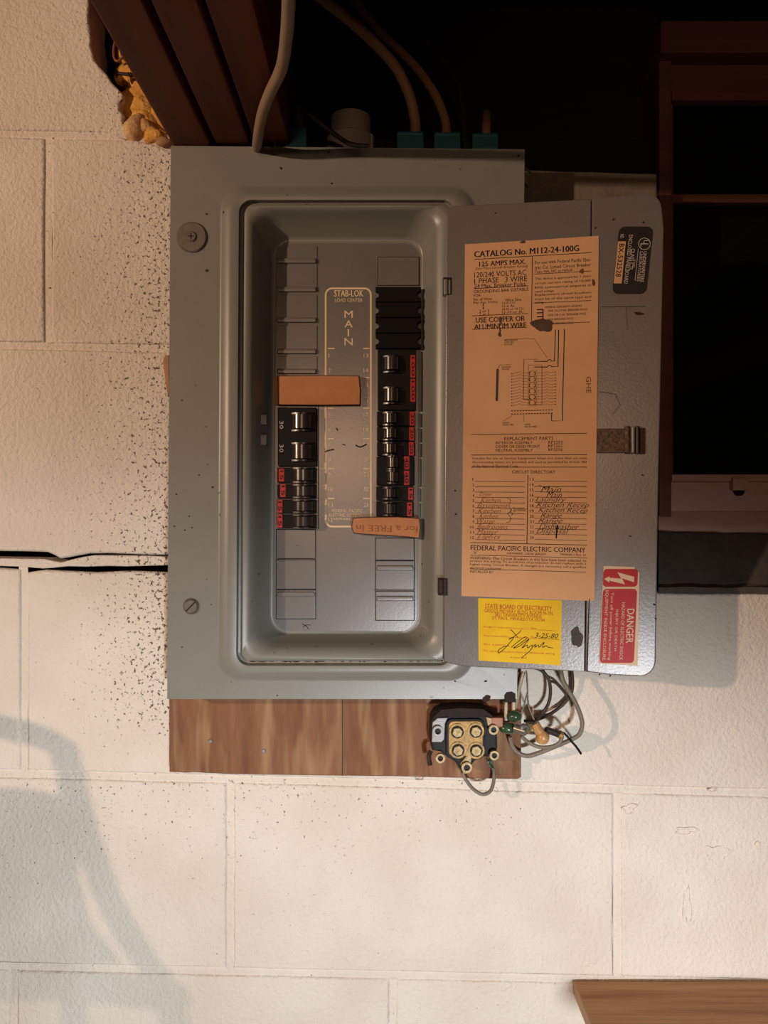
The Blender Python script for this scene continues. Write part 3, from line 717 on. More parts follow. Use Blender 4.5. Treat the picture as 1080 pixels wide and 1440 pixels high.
for i in range(12):
    y = 677 + i * 7.42; w = 2.4 if i < 9 else 5
    T(str(i + 1), 664.5 if i < 9 else 661.5, y - 4.6, 664.5 + (1 if i == 0 else 2.4) if i < 9 else 666.5, y - .6)
    HL(668, 738, y, .65, 'ink'); T(str(i + 13), 745, y - 5, 750.5, y - .8); HL(751.5, 825, y - .2, .65, 'ink')
for s_, x0, x1, row in (('Main', 760, 789, 2), ('Main', 768, 790, 3), ('Laundry', 753, 796, 4), ('Kitchen Recep', 754, 828, 5), ('Kitchen Recep', 757, 826, 6), ('Range', 760, 790, 7), ('Range', 757, 791, 8), ('Dishwasher', 758, 814, 9), ('Disposal', 754, 800, 10)):
    y = 677 + row * 7.42; T(s_, x0, y - 8, x1, y + .8, 'pen', shear=.45, bold=-.008)
lb.scrawl([(757, 682), (766, 685), (778, 684), (786, 685)], .7, 'pen'); lb.line([(783.5, 738), (782, 757)], 2.0, 'pen')
for s_, x0, x1, row in (('Dryer', 674, 692, 3), ('Kitchen', 676, 704, 4), ('Basement', 671, 715, 5), ('Kitchen', 672, 704, 6), ('Kitchen', 674, 700, 7), ('Water', 671, 696, 8), ('Bedrooms', 671, 714, 9), ('Master', 671, 700, 10), ('Lights', 671, 704, 11)):
    y = 677 + row * 7.42; T(s_, x0, y - 7, x1, y, 'ink_faint', shear=.45, bold=-.012)
lb.scrawl([(713, 701), (718, 703), (716, 712), (719, 719), (714, 722), (718, 728), (717, 733), (712, 735)], .7, 'pencil'); T('Sprinkler', 721, 713, 741, 721, 'ink_faint', shear=.4); lb.scrawl([(720, 716), (717, 720), (721, 722), (719, 725)], .7, 'pencil')
HL(661, 825, 763, .9); T('FEDERAL PACIFIC ELECTRIC COMPANY', 662, 766.5, 823, 773.5, bold=.006)
T('V', 666, 775, 670, 779); T('NEWARK, NEW JERSEY', 713, 776.5, 768, 780.3); T('1900600-1 Rev. H', 788, 778, 823, 781); HL(662, 825, 780.5, .7)
for i, (s_, x1) in enumerate((('WARNING: The Circuit Breakers in this box have been selected to', 824), ('protect the wiring. To avoid loss of protection do not replace with a', 824), ('higher rating Circuit Breaker. If changes are necessary call a qualified', 824), ('electrical contractor.', 706))): T(s_, 661, 782.3 + i * 4.7, x1, 786.2 + i * 4.7)
HL(661, 824, 799.8, .7); T('INSTALLED BY', 661, 801.5, 694, 805.3)
lb.text("GHE", 824, 530, 831, 553, "ink_faint", rot=90)
lb.poly(splat(763, 457.5, 14, 10, 21, 26, .22), 'stain', 2); lb.poly(splat(834.5, 398, 2.2, 4.5, 22, 12, .3), 'stain', 2); lb.poly(splat(735, 341, 3.5, 2, 25, 12, .3), 'stain', 2)
lb.line([(705, 447), (704, 458)], 2.2, 'stain', 2); lb.line([(703.5, 462), (702.5, 470)], 2.0, 'stain', 2); lb.poly(splat(702.5, 471, 2.5, 3, 23, 12, .3), 'stain', 2); lb.poly(splat(818, 382, 3.5, 3, 24, 12, .3), 'ink_faint', 2)
lb.build('circuit_label', door, 'tan paper circuit label with black print and a wiring diagram', origin=DP(745, 590))
# --- yellow inspection sticker
yl = Flat(DFN)
yl.slab([(672.5, 841), (790, 844), (788.5, 935.5), (673, 928.5)], 'yellow_label', 0, -3)
def TY(body, x0, y0, x1, y1, m='orange_ink', **kw): yl.text(body, x0, y0, x1, y1, m, slope=.045, **kw)
TY('STATE BOARD OF ELECTRICITY', 682, 848.5, 776, 855, bold=.02); TY('GRIGGS MIDWAY BLDG. ROOM N-191', 681, 855.5, 777, 861, bold=.01); TY('1821 UNIVERSITY AVENUE', 696, 861.5, 762, 866.5, bold=.01); TY('ST. PAUL, MINNESOTA 55104', 692, 866.5, 766, 871.5, bold=.01)
TY('Rough-in Inspection', 680, 879.5, 720, 883); yl.line([(721, 883.5), (744, 884.5)], .6, 'orange_ink'); TY('Date', 746, 881.5, 755, 885); yl.line([(756, 885.5), (783, 887)], .6, 'orange_ink')
TY('Final Inspection', 680, 892, 713, 895.5); yl.line([(714, 896), (744, 897)], .6, 'orange_ink'); TY('Date', 746, 894.5, 755, 898); yl.line([(756, 897.5), (786, 899)], .6, 'pen')
TY('Elect. Inspector', 680, 904, 711, 907.5); TY('For your protection have an additional wiring', 680, 913, 780, 917); TY('inspected', 718, 922.5, 740, 926)
yl.scrawl([(718, 885), (723, 890), (728, 896)], .9, 'pen'); yl.scrawl([(733, 886), (727, 892), (716, 899)], .9, 'pen')
yl.text('3-25-80', 752, 889.5, 785, 896.5, 'pen', shear=.35, slope=.04)
yl.scrawl([(716, 898), (722, 896.5), (719, 901), (713, 908), (706, 915), (701, 918), (701, 914), (709, 909), (716, 908)], .9, 'pen'); yl.scrawl([(719, 910), (726, 904), (737, 896), (741, 897), (732, 904), (722, 911), (731, 908), (744, 898), (738, 906), (734, 911), (741, 907), (742, 911), (748, 907), (748, 911), (744, 916), (737, 922), (733, 925)], .9, 'pen')
yl.scrawl([(748, 910), (753, 906), (752, 910), (757, 907), (758, 910), (765, 903), (763, 910), (768, 908), (771, 910), (778, 911)], .9, 'pen')
yl.build('inspection_sticker', door, 'yellow inspection sticker with orange print and a pen signature', origin=DP(730, 888))
# --- red danger sticker
dg = Flat(DFN)
dg.slab([(848.5, 795.5), (892, 797.2), (893, 802), (899, 805), (896.5, 936), (842, 932.5)], 'sticker_cream', 0, -3)
def sk(pts): return [(x - (y - 800) * .045 * 1.0 + 0, y) for x, y in pts]
dg.poly(sk(rrect(848.5, 800, 897, 825, 5)), 'danger_red', 1); dg.poly(sk(rrect(849, 828, 897, 932, 5)), 'danger_red', 1)
dg.poly(sk([(850, 814), (857.5, 810), (857, 812.3), (874, 813.5), (868, 804.5), (892, 811), (892, 818.5), (875, 813), (879.5, 821.5), (857, 816.3), (857.5, 819)]), 'sticker_cream', 2)
for s_, x0, x1, y0, y1, bo in (('DANGER', 884.5, 894.5, 856, 904, .02), ('HAZARD OF ELECTRIC SHOCK', 876.5, 881, 847, 928, 0), ('INJURY OR DEATH', 867.5, 872, 857, 915, 0), ('Turn off power before working', 859.5, 864.5, 833, 928, 0), ('EQUIPMENT INSIDE ENCLOSURE', 852, 857, 830, 928, 0)):
    dg.text(s_, x0 - (y0 - 800) * .045, y0, x1 - (y0 - 800) * .045, y1, 'sticker_cream', rot=90, slope=-.045, bold=bo, lift=2)
dg.build('danger_sticker', door, 'red and cream danger sticker with a lightning bolt', origin=DP(870, 866))
# --- black certification label
ul = Flat(DFN)
def sk2(pts): return [(x - (y - 320) * .108, y) for x, y in pts]
ul.slab(sk2(rrect(870.5, 319, 918, 413.5, 9)), 'black_label', 0, -3)
ul.poly(sk2([(871, 340), (882, 340), (882.5, 399), (871.2, 399)]), 'label_strip', 1)
def TU(s_, x0, x1, y0, y1, m='white_ink', bold=0.0): ul.text(s_, x0 - (y0 - 320) * .108, y0, x1 - (y0 - 320) * .108, y1, m, rot=90, slope=-.108, bold=bold, lift=2)
TU('BX-532528', 873.2, 880.2, 343.5, 390, 'ink', .015); TU('NO.', 873.5, 878.5, 330, 336)
TU('ENCLOSED PANELBOARD', 885.5, 891, 331, 399.5); TU('CLASS CTL', 890.8, 896, 350.5, 381, bold=.01); TU('TYPE', 895.5, 898, 365, 377)
TU('LABORATORIES', 903.3, 907.6, 354.5, 396); TU('UNDERWRITERS', 908.2, 913.2, 354.5, 397, bold=.01)
ul.line(sk2([(900.5, 350), (900.8, 395)]), .6, 'white_ink', 2)
cx, cy = 908.5 - (344 - 320) * .108, 343.5
ul.line(arc(cx, cy, 8.2, 0, 345, 23), .8, 'white_ink', 2, closed=True)
ul.text('U', cx - 1.5, cy - 5, cx + 5.5, cy + .6, 'white_ink', rot=90, bold=.01, lift=2); ul.text('L', cx - 5.5, cy - .6, cx + 2, cy + 4, 'white_ink', rot=90, bold=.01, lift=2)
ul.build('certification_label', door, 'black rounded certification label with a round emblem and serial number', origin=DP(890, 366))
# --- residue, scratches, latch
rz = Flat(DFN)
rz.poly(splat(811, 896, 8.5, 14, 31, 24, .2), 'grey_residue', 1); rz.poly(splat(898, 441, 6, 2.2, 32, 12, .3), 'rust', 1)
for x, y in ((904, 313), (862, 309), (922, 870), (920, 850), (843, 948), (858, 950), (697, 300), (641, 723), (640, 690), (886, 754), (903, 668)): rz.poly(splat(x, y, 1.5, 1.3, x, 9, .3), 'rust', 1)
rz.line([(843, 551), (865, 554.5), (872, 569), (861, 583)], .6, 'dark_slot'); rz.line([(845, 432), (880, 431.5), (906, 431)], .5, 'dark_slot'); rz.line([(880, 432), (882, 464)], .35, 'dark_slot')
rz.build('door_marks', door, kind='stuff')
def dbox(mb, x0, y0, x1, y1, l0, l1, m, bev=0.0006):
    pts = [DP(x, y, l1) for x, y in ((x0, y0), (x1, y0), (x1, y1), (x0, y1))]; mb.prism(pts, -DN * (l1 - l0), m, bev)
mb = MB(); dbox(mb, 839, 603, 884, 637, 0, .0022, 'worn_steel'); dbox(mb, 878, 600, 885.5, 638, 0, .0052, 'worn_steel', .0012); dbox(mb, 887, 601, 892.5, 637.5, 0, .0042, 'zinc', .0012); dbox(mb, 893, 599.5, 899, 638.5, 0, .0028, 'black_gloss', .0008); dbox(mb, 899, 602, 907, 638.5, 0, .0016, 'rusty_steel')
mb.build('latch', door, 'worn steel catch on the door edge')

# ================================================================== BREAKERS
def breaker(label, x0, y0, x1, y1, poles, hx, stickers, mark=None, group=None, ribs=True, dirn=1):
    """x0..x1, y0..y1 outline; poles: list of (ya, yb) of toggles; hx: (xa, xb) of toggle; stickers: list of (x0,y0,x1,y1,text)"""
    FB = -.0255
    b0 = thing('circuit_breaker', P((x0 + x1) / 2, y1, PF), label, 'circuit breaker', group)
    mb = MB(); p, q = P(x0, y0 + .4, FB), P(x1, y1 - .4, FB); mb.box((p.x, FB, p.z), (q.x, PF - .0001, q.z), 'black_plastic', .0009); mb.build('body', b0)
    for ya, yb in poles:
        # raised cheeks either side of the toggle, then the curved toggle itself
        mb = MB()
        for yy in (ya - 2.6, yb + .4):
            n = 9; pr = []
            for i in range(n):
                t = i / (n - 1); pr.append((hx[0] - 1 + (hx[1] - hx[0] + 5) * t, math.sin(math.pi * (0.08 + .84 * t)) * .0042))
            a = [P(x, yy, FB) + Vector((0, -h, 0)) for x, h in pr]; e = P(0, yy, FB) - P(0, yy + 2.2, FB)
            a2 = [v - e for v in a]; base = [P(pr[-1][0], yy, FB), P(pr[0][0], yy, FB)]
            mb.prism(a + base, -e, 'black_gloss')
        mb.build('toggle_cheek', b0, angle=50)
        mb = MB(); n = 10; w = hx[1] - hx[0]; prof = []
        for i in range(n + 1):
            t = i / n; a = math.pi * t; prof.append((hx[0] + w * t, .0020 + .0070 * max(0.0, math.sin(a)) ** .35))
        up = [P(x, ya + .8, FB) + Vector((0, -h, 0)) for x, h in prof]; e = P(0, ya + .8, FB) - P(0, yb - .8, FB)
        mb.prism(up + [P(hx[1], ya + .8, FB), P(hx[0], ya + .8, FB)], -e, 'toggle'); mb.build('toggle', b0, angle=50)
    for (a, c, d, e, tx) in stickers:
        fl_ = Flat(lambda px, py, l: P(px, py, FB - .0003 - .00012 * l))
        if tx.startswith('!'): fl_.text(tx[1:], a, c, d, e, 'white_ink', rot=90 * dirn); fl_.build('amp_rating', b0, origin=P((a + d) / 2, (c + e) / 2, FB))
        else:
            fl_.slab([(a, c), (d, c), (d, e), (a, e)], 'red_sticker', 0, -2); fl_.text(tx, a + 1.7, c + 2.5, d - 1.2, e - 2.5, 'ink', rot=90, lift=1, bold=.015)
            fl_.build('amp_sticker', b0, 'red amp rating sticker', origin=P((a + d) / 2, (c + e) / 2, FB))
    return b0
GL, GR = 'breakers in the left column', 'breakers in the right column'
breaker('wide black two-toggle breaker marked 30 directly under the upper cardboard strip', 390.5, 572.5, 445.5, 656, [(583, 604), (625, 646)], (411, 439), [(393, 592, 398.5, 603, '!30'), (393, 625, 398.5, 636, '!30')], group=GL)
r4 = ('uppermost single breaker under the wide 30 breaker, left column', 'second single breaker below the wide 30 breaker, left column', 'third single breaker below the wide 30 breaker, left column', 'lowest single breaker in the left column, above the blank filler plates')
for (ya, yb), lab, sx, st in zip(((657, 679.5), (680.5, 701), (702, 722), (723, 743.5)), r4, (392, 394, 389.5, 389.5), ((659, 677), (680.5, 699), (703, 721), (723.5, 742))):
    breaker('black ' + lab, 390, ya, 444.5, yb, [(ya + 3, yb - 3)], (413, 441), [(sx, st[0], sx + 7.5, st[1], '15')], group=GL)
breaker('wide black two-toggle main breaker with red 100 stickers, right column under the ribbed filler', 531, 490.5, 585, 577, [(503, 522), (547, 566)], (540, 562), [(577, 499.5, 584, 531, '100'), (577, 533, 584, 565, '100')], group=GR)
r3 = ('black breaker with red 20 sticker, uppermost of three below the 100 breaker', 'black breaker with red 20 sticker, middle of three below the 100 breaker', 'black breaker with red 20 sticker, lowest of three, above the 40 breaker')
for (ya, yb), lab, sx in zip(((578, 599), (599.5, 620), (620.5, 641)), r3, (576, 575.5, 575)):
    breaker(lab, 530, ya, 584, yb, [(ya + 4, yb - 3)], (539, 559), [(sx, ya + 1, sx + 7, yb - .5, '20')], group=GR)
breaker('wide black two-toggle breaker with red 40 stickers set inward, right column', 529.5, 641.5, 583, 683, [(643.5, 658), (664, 678)], (544, 561), [(568, 641.5, 575.5, 660, '40'), (568, 662, 575.5, 682, '40')], group=GR)
for (ya, yb), lab, sx in zip(((683.5, 704), (704.5, 727)), ('black breaker with red 15 sticker directly below the 40 breaker', 'black breaker with red 15 sticker just above the lower cardboard strip'), (574, 572.5)):
    breaker(lab, 529, ya, 582, yb, [(ya + 4, yb - 4)], (539, 558), [(sx, ya + 2, sx + 7, yb - 1, '15')], group=GR)
# ribbed black filler above the main breaker
rf = thing('ribbed_filler', P(560, 490, PF), 'matte black ribbed plastic filler of four cells with side notches above the right breakers', 'filler')
for i in range(4):
    y = 403 + i * 21.8; mb = MB()
    pts = [(528, y), (592, y), (592, y + 5), (588, y + 7.5), (587, y + 11), (588, y + 14), (592, y + 16), (592, y + 20.5), (586, y + 21.3), (532, y + 21.3), (528, y + 20.5), (528, y + 16), (532, y + 14), (533, y + 11), (532, y + 7.5), (528, y + 5)]
    mb.prism([P(a, c, -.0262) for a, c in pts], (0, .0076, 0), 'matte_black', .0012); mb.build('cell', rf, angle=40)
# ================================================================== CARDBOARD STRIPS
mb = MB(); mb.prism([P(x, y, -.0252) for x, y in ((390, 528), (450, 527.4), (505, 528), (507, 548), (506.5, 569.5), (450, 570), (391, 569.5))], (0, .0060, 0), 'cardboard', .0008, 'cardboard_edge')
mb.prism([P(x, y, -.0235) for x, y in ((384.5, 529), (391, 528.4), (391, 569.4), (385, 568.5))], (0, .004, 0), 'cardboard', .0005)
mb.build('cardboard_strip', None, 'plain tan cardboard strip across the left breaker column, above the 30 breaker', 'cardboard strip', 'cardboard strips wedged in the panel')
cb = Flat(PY(-.0285)); out = [(496, 728), (520, 726.7), (560, 726.5), (590, 728.5), (591.5, 741), (590, 757.5), (574, 755.5), (545, 753.5), (510, 751.5), (497, 750), (494, 741)]
cb.prism([P(x, y, -.0285) for x, y in out], (0, .0075, 0), 'cardboard', .0008, 'cardboard_edge')
cb.text('for a FREE In', 501, 738, 588, 747, 'cardboard_ink', rot=180, bold=.012, slope=.02)
cb.build('cardboard_strip', None, 'tan cardboard strip with faint print, under the lowest right breakers', 'cardboard strip', 'cardboard strips wedged in the panel')

# ================================================================== CABLES AND CONNECTORS ON TOP
TOPZ = P(0, 207, FY).z
def connector(x, y0, y1, w, y, label, hollow=False):
    c0 = thing('cable_connector', P(x, y1, y), label, 'connector', 'blue plastic connectors on top of the panel')
    mb = MB(); h = .020
    a, c = P(x - w / 2, y0, y), P(x + w / 2, y1, y); z0 = TOPZ - .0004
    if hollow:
        t = .0022
        mb.box((a.x, y, z0), (a.x + t, y + h, a.z - .006), 'teal_plastic', .0006); mb.box((a.x + .010, y, z0), (c.x, y + h, a.z - .001), 'teal_plastic', .001)
        mb.prism([(a.x, y, a.z - .006), (a.x + .012, y, a.z), (a.x + .012, y, a.z - t), (a.x, y, a.z - .006 - t)], (0, h, 0), 'teal_plastic')
        mb.build('shell', c0)
    else:
        mb.box((a.x, y, z0), (c.x, y + h, a.z), 'teal_plastic', .0012); mb.build('shell', c0)
        mb = MB(); mb.box((a.x + .001, y - .0006, a.z - .004), (c.x - .001, y + h * .5, a.z - .0008), 'teal_plastic', .0008); mb.build('clamp_lip', c0)
    return c0
CY = -.0395
connector(577, 184, 208, 38, CY, 'blue plastic cable connector holding the thick beige cable, right of the conduit')
connector(629, 185, 209, 37.5, CY, 'blue plastic cable connector holding the thinner beige cable, second from right')
connector(682.5, 186.5, 210, 37, CY, 'blue plastic cable connector with a short cable stub, rightmost on the panel')
connector(408, 178, 206, 46, CY, 'blue open plastic cable connector left of the grey conduit', True)
def cable(name, pts, r, m, label, cat, group=None, flat=1.0, n=12, **kw):
    mb = MB(); mb.tube(pts, r, m, n, 7, flat, **kw); return mb.build(name, None, label, cat, group, angle=80)
cable('cable', [P(361, 209, -.044), P(363, 192, -.081), P(369, 160, -.116), P(380, 130, -.149), P(396, 95, -.184), P(403, 50, -.224), P(406, 0, -.262), P(408, -60, -.30), P(408, -170, -.365), P(408, -250, -.40)], .0046, 'cable_white', 'pale thick cable curving down beside the joists, leftmost on the panel', 'cable')
cable('cable', [P(584.5, 190, -.029), P(583, 165, -.030), P(574, 130, -.034), P(553, 90, -.040), P(510, 45, -.045), P(455, 0, -.048), P(400, -38, -.05), P(330, -90, -.03)], .0050, 'cable_beige', 'thick beige cable bending left out of the blue connector beside the conduit', 'cable')
cable('cable', [P(628, 190, -.029), P(625, 165, -.026), P(610, 130, -.015), P(585, 95, .0), P(555, 65, .01), P(530, 40, .02), P(495, -5, .03), P(470, -40, .035)], .0042, 'cable_beige', 'thinner beige cable bending left behind the thick beige cable', 'cable')
cable('cable', [P(683.5, 194, -.029), P(683.5, 181, -.028), P(684, 173, -.018), P(684, 167, .01), P(684, 163, .05), P(684, 160, .11)], .0043, 'cable_beige', 'short beige cable stub in the rightmost blue connector', 'cable')
cable('cable', [P(421, 186, -.031), P(420, 172, -.028), P(419, 160, -.018), P(419, 152, .01), P(419, 146, .05), P(419, 142, .11)], .0048, 'cable_beige', 'beige cable stub rising behind the leftmost blue connector', 'cable')
cable('cable', [P(418, 145, -.050), P(432, 158, -.050), P(460, 181, -.050), P(484, 198, -.049), P(496, 203.5, -.049), P(519, 206, -.047)], .0021, 'cable_dark', 'thin dark wire slanting across the grey conduit', 'cable')
cable('cable', [P(654, 209, -.036), P(654, 200, -.036), P(653, 193, -.035), P(651, 160, -.01), P(640, 110, .03), P(600, 60, .06), P(560, 10, .075)], .0028, 'cable_dark', 'thin dark cable rising between the two right blue connectors', 'cable')
# conduit fitting
cf = thing('conduit_fitting', P(490, 207, -.03), 'grey round plastic conduit fitting on top of the panel', 'conduit')
cc = P(493, 207, -.012); mb = MB(); zt_ = P(0, 176, -.03).z
mb.cyl((cc.x, -.005, TOPZ - .0002), (0, 0, 1), .0235, zt_ - TOPZ, 'pvc', 36, bevel=.0015); mb.build('collar', cf)
mb = MB(); mb.cyl((cc.x, -.005, zt_), (0, 0, 1), .0195, .019, 'pvc', 36); mb.build('pipe', cf)
for a in (-1.9, -1.2, -.5):
    mb = MB(); mb.box((cc.x + .0235 * math.cos(a) - .0008, -.005 + .0235 * math.sin(a) - .0012, TOPZ), (cc.x + .0235 * math.cos(a) + .0008, -.005 + .0235 * math.sin(a) + .001, zt_ - .002), 'pvc', .0003); mb.build('rib', cf)
mb = MB(); mb.tube([P(737, 235, -.03), P(742, 239, -.034), P(746, 243, -.035)], .0010, 'silver', 8, 4); mb.build('nail', None, 'small bright nail poking out beside the top right panel edge', 'nail')

# ================================================================== FOAM AND SCREW IN THE BROKEN CORNER
fm = thing('expanding_foam', P(205, 170, .03), 'yellow expanding foam bulging from the broken block corner by the joists', 'foam')
mb = MB()
for i, (x, y, yy, rx, ry) in enumerate(((184, 84, .036, 15, 22), (200, 116, .030, 24, 24), (194, 146, .022, 24, 24), (222, 168, .024, 22, 26), (230, 196, .018, 14, 12), (184, 110, .030, 16, 18), (214, 138, .028, 22, 22), (206, 176, .020, 18, 18))):
    mb.blob(P(x, y, yy), (rx * .00072, .013, ry * .00072), 'foam', i, .24, (28, 18))
mb.build('foam_mass', fm, angle=80)
mb = MB(); mb.blob(P(190, 178, .008), (.0118, .012, .0155), 'foam_pale', 31, .2); mb.blob(P(204, 186, .012), (.010, .011, .011), 'foam_pale', 33, .2); mb.blob(P(217, 193, .008), (.010, .010, .008), 'foam', 41, .2); mb.build('foam_lump', fm, 'paler rounded lump of foam', angle=80)
mb = MB(); mb.blob(P(230, 200, .002), (.0085, .006, .0050), 'cable_beige', 36, .2); mb.build('foam_lump', fm, angle=80)
sw = thing('wood_screw', P(180, 105, .03), 'dark threaded wood screw lying across the yellow foam', 'screw')
mb = MB(); a = P(163, 103, .005); c = P(207, 107, .005); ax = (c - a).normalized()
mb.cyl(a, ax, .0016, (c - a).length, 'rusty_steel', 10); mb.build('shank', sw)
mb = MB(); mb.cyl(a, ax, .0042, .002, 'rusty_steel', 14, r2=.0020); mb.build('head', sw)
mb = MB(); pts = []; u = ax.orthogonal().normalized(); w = ax.cross(u)
for i in range(60): t = .012 + .017 * i / 60; an = i * .8; pts.append(a + ax * t + (u * math.cos(an) + w * math.sin(an)) * .0019)
mb.tube(pts, .00055, 'rusty_steel', 5, 1); mb.build('thread', sw)
cable('cable', [P(167, 46, .02), P(161, 62, .018), P(160, 78, .016), P(164, 86, .015), P(171, 82, .015), P(176, 72, .015), P(182, 62, .02)], .0013, 'copper', 'thin reddish wire loop in the broken corner above the screw', 'cable')
mb = MB(); mb.prism([P(x, y, -.0012) for x, y in ((229, 508), (232, 500), (237, 499), (238, 552), (236, 558), (233, 540))], (0, .0018, 0), 'cable_beige', .0003); mb.build('tape_scrap', None, 'orange brown scrap stuck to the wall at the left panel edge', 'scrap')

# ================================================================== GROUNDING BLOCK
gb = thing('grounding_block', P(651, 1085, -.02), 'black four-bolt grounding block with brass plate on the plywood strip', 'terminal block')
BF = -.034
mb = MB(); body = [(606, 1012), (612, 1002), (622, 997), (650, 995), (680, 997), (692, 1002), (698, 1010), (699, 1024), (700, 1052), (697, 1062), (684, 1064), (668, 1071), (658, 1083), (648, 1083), (640, 1072), (630, 1066), (620, 1058), (608, 1056), (605, 1040)]
mb.prism([P(x, y, BF) for x, y in body], (0, -BF - .0121, 0), 'black_block', .003); mb.build('body', gb)
mb = MB(); mb.prism([P(x, y, BF - .007) for x, y in ((608, 1010), (620, 998), (648, 995.5), (680, 997), (695, 1008), (690, 1009), (680, 1007), (670, 1009), (628, 1008), (618, 1010))], (0, .009, 0), 'shade_and_cap_brown', .001); mb.build('top_shade', gb)  # dark strip standing in for the shade along the top of the block
mb = MB(); mb.prism([P(x, y, BF - .003) for x, y in rrect(627, 1011, 682, 1068, 10)], (0, .004, 0), 'black_block', .001); mb.build('bezel', gb)
mb = MB(); mb.prism([P(x, y, BF - .0042) for x, y in rrect(630.5, 1014, 679.5, 1064, 8)], (0, .004, 0), 'brass', .001); mb.build('face_plate', gb, 'brass face plate')
for x, y in ((643, 1029), (669, 1028), (644, 1054.5), (669.5, 1055)):
    mb = MB(); c0 = P(x, y, BF - .0042); mb.annulus(c0, (0, -1, 0), .0060, .0078, .0012, 'brass', 24); mb.cyl(c0, (0, -1, 0), .0060, .0003, 'dark_slot', 18)
    mb.cyl(c0 + Vector((0, -.0003, 0)), (0, -1, 0), .0050, .0030, 'brass_bolt', 6, rot=.5, bevel=.0005); mb.cyl(c0 + Vector((0, -.0033, 0)), (0, -1, 0), .0026, .0004, 'brass', 3, rot=.4)
    mb.build('bolt', gb, angle=25)
def lug(x, y, r, m, parent=gb, plate=None):
    mb = MB()
    if plate: mb.prism([P(a, c, BF - .0035) for a, c in plate], (0, .004, 0), m, .0008)
    c0 = P(x, y, BF - .0035); mb.annulus(c0, (0, -1, 0), r * .58, r, .0035, m, 18); mb.cyl(c0, (0, -1, 0), r * .58, .0006, 'dark_slot', 14)
    mb.build('lug', parent, angle=30)
lug(615.5, 1027, .0050, 'silver', plate=[(607, 1044), (608, 1016), (615, 1010), (630, 1009), (626, 1018), (625, 1040), (621, 1044)]); lug(619, 1065, .0044, 'brass_bolt'); lug(693.5, 1025, .0046, 'brass_bolt', plate=[(683, 1008), (697, 1011), (696, 1020), (686, 1021)]); lug(694.5, 1061, .0044, 'brass_bolt'); lug(656, 1078, .0050, 'brass_bolt', plate=[(647, 1074), (657, 1062), (664, 1063), (661, 1086), (652, 1089)])
mb = MB(); mb.box(P(691, 1009, BF - .004), P(706, 1020, BF + .004), 'copper', .0012); mb.build('copper_tab', gb, 'small copper tab')
mb = MB(); mb.tube([P(606, 1056, BF), P(603, 1064, BF - .002), P(605, 1076, BF - .003)], .0022, 'rusty_steel', 8); mb.build('side_screw', gb)
for dx in (0, 4):
    mb = MB(); mb.tube([P(684 + dx, 1066, BF - .001), P(687 + dx, 1072, BF - .003), P(692 + dx * .6, 1080, BF - .001)], .0009, 'green_plastic', 6); mb.build('green_strand', gb)
# ================================================================== WIRES BELOW THE DOOR
G = 'loose wires hanging below the door'
cable('wire', [P(650, 1086, BF), P(656, 1098, BF), P(666, 1110, BF + .004), P(678, 1117, BF + .006), P(689, 1113, BF + .008), P(694, 1100, BF + .012), P(694, 1084, BF + .016), P(690, 1070, -.015)], .0017, 'wire_grey', 'grey wire looping below the bottom lug of the grounding block', 'wire', G)
cable('wire', [P(788, 935, -.030), P(791, 955, -.034), P(800, 972, -.036), P(811, 992, -.036), P(818.5, 1015, -.034), P(815, 1032, -.032), P(801, 1041, -.030), P(780, 1050, -.028), P(760, 1058, -.025), P(742, 1063, -.022), P(728, 1058, -.020), P(720, 1048, -.020), P(717, 1036, -.022)], .0021, 'wire_grey', 'thick grey wire sweeping down right from the door edge and back to the green splice', 'wire', G)
cable('wire', [P(733, 1035, -.032), P(742, 1043, -.030), P(758, 1050.5, -.030), P(776, 1050, -.034), P(787, 1044, -.036), P(790, 1034, -.036), P(783, 1028, -.034)], .0018, 'wire_grey', 'grey wire running from the green splice to the amber splice', 'wire', G)
cable('wire', [P(785, 1030, -.034), P(793, 1031, -.034), P(803, 1042, -.033), P(811, 1051, -.032), P(817, 1060, -.030)], .0011, 'black_plastic', 'short black wire end pointing down right of the amber splice', 'wire', G)
cable('wire', [P(746, 938, -.020), P(760, 942, -.022), P(771, 954, -.022), P(774, 972, -.020), P(771, 990, -.018), P(762, 1003, -.018), P(752, 1012, -.024), P(738, 1014, -.030)], .0016, 'wire_and_shadow_brown', 'dark brown tube shaped as a wire shadow, looping left of the thick grey wire', 'wire', G)  # no wire: brown tube drawing the blurred shadow loop of the grey wire
cable('wire', [P(803, 938, -.012), P(805, 955, -.010), P(804, 972, -.008), P(796, 986, -.007), P(780, 1000, -.008), P(765, 1008, -.012), P(750, 1014, -.022)], .0017, 'wire_and_shadow_brown', 'dark brown tube shaped as a wire shadow behind the thick grey wire', 'wire', G)  # second cast shadow of a wire, modelled as a brown tube
cable('wire', [P(772, 957, -.012), P(782, 961, -.010), P(793, 973, -.010), P(799, 982, -.010)], .0012, 'wire_and_shadow_brown', 'short thin brown wire crossing to the thick grey wire', 'wire', G)
cable('wire', [P(740, 943, -.030), P(741.5, 960, -.032), P(742, 980, -.034), P(744, 995, -.036), P(751, 1012, -.036)], .0008, 'wire_grey', 'thin straight wire reaching down to the amber splice', 'wire', G)
cable('wire', [P(741, 975, -.034), P(737, 992, -.034), P(733, 1007, -.034)], .0007, 'wire_grey', 'thin wire slanting to the upper green clip', 'wire', G)
cable('wire', [P(736, 945, -.022), P(732, 960, -.022), P(728, 980, -.024), P(723, 1002, -.028)], .0018, 'clear_tube', 'pale wire beside the plywood edge dropping to the green splice', 'wire', G)
gs = thing('wire_splice', P(722, 1020, -.033), 'pair of dark green gel splice clips right of the grounding block', 'splice')
mb = MB(); mb.blob(P(723.5, 1007, -.033), (.0072, .006, .0050), 'green_plastic', 3, .08, (18, 12)); mb.build('clip', gs)
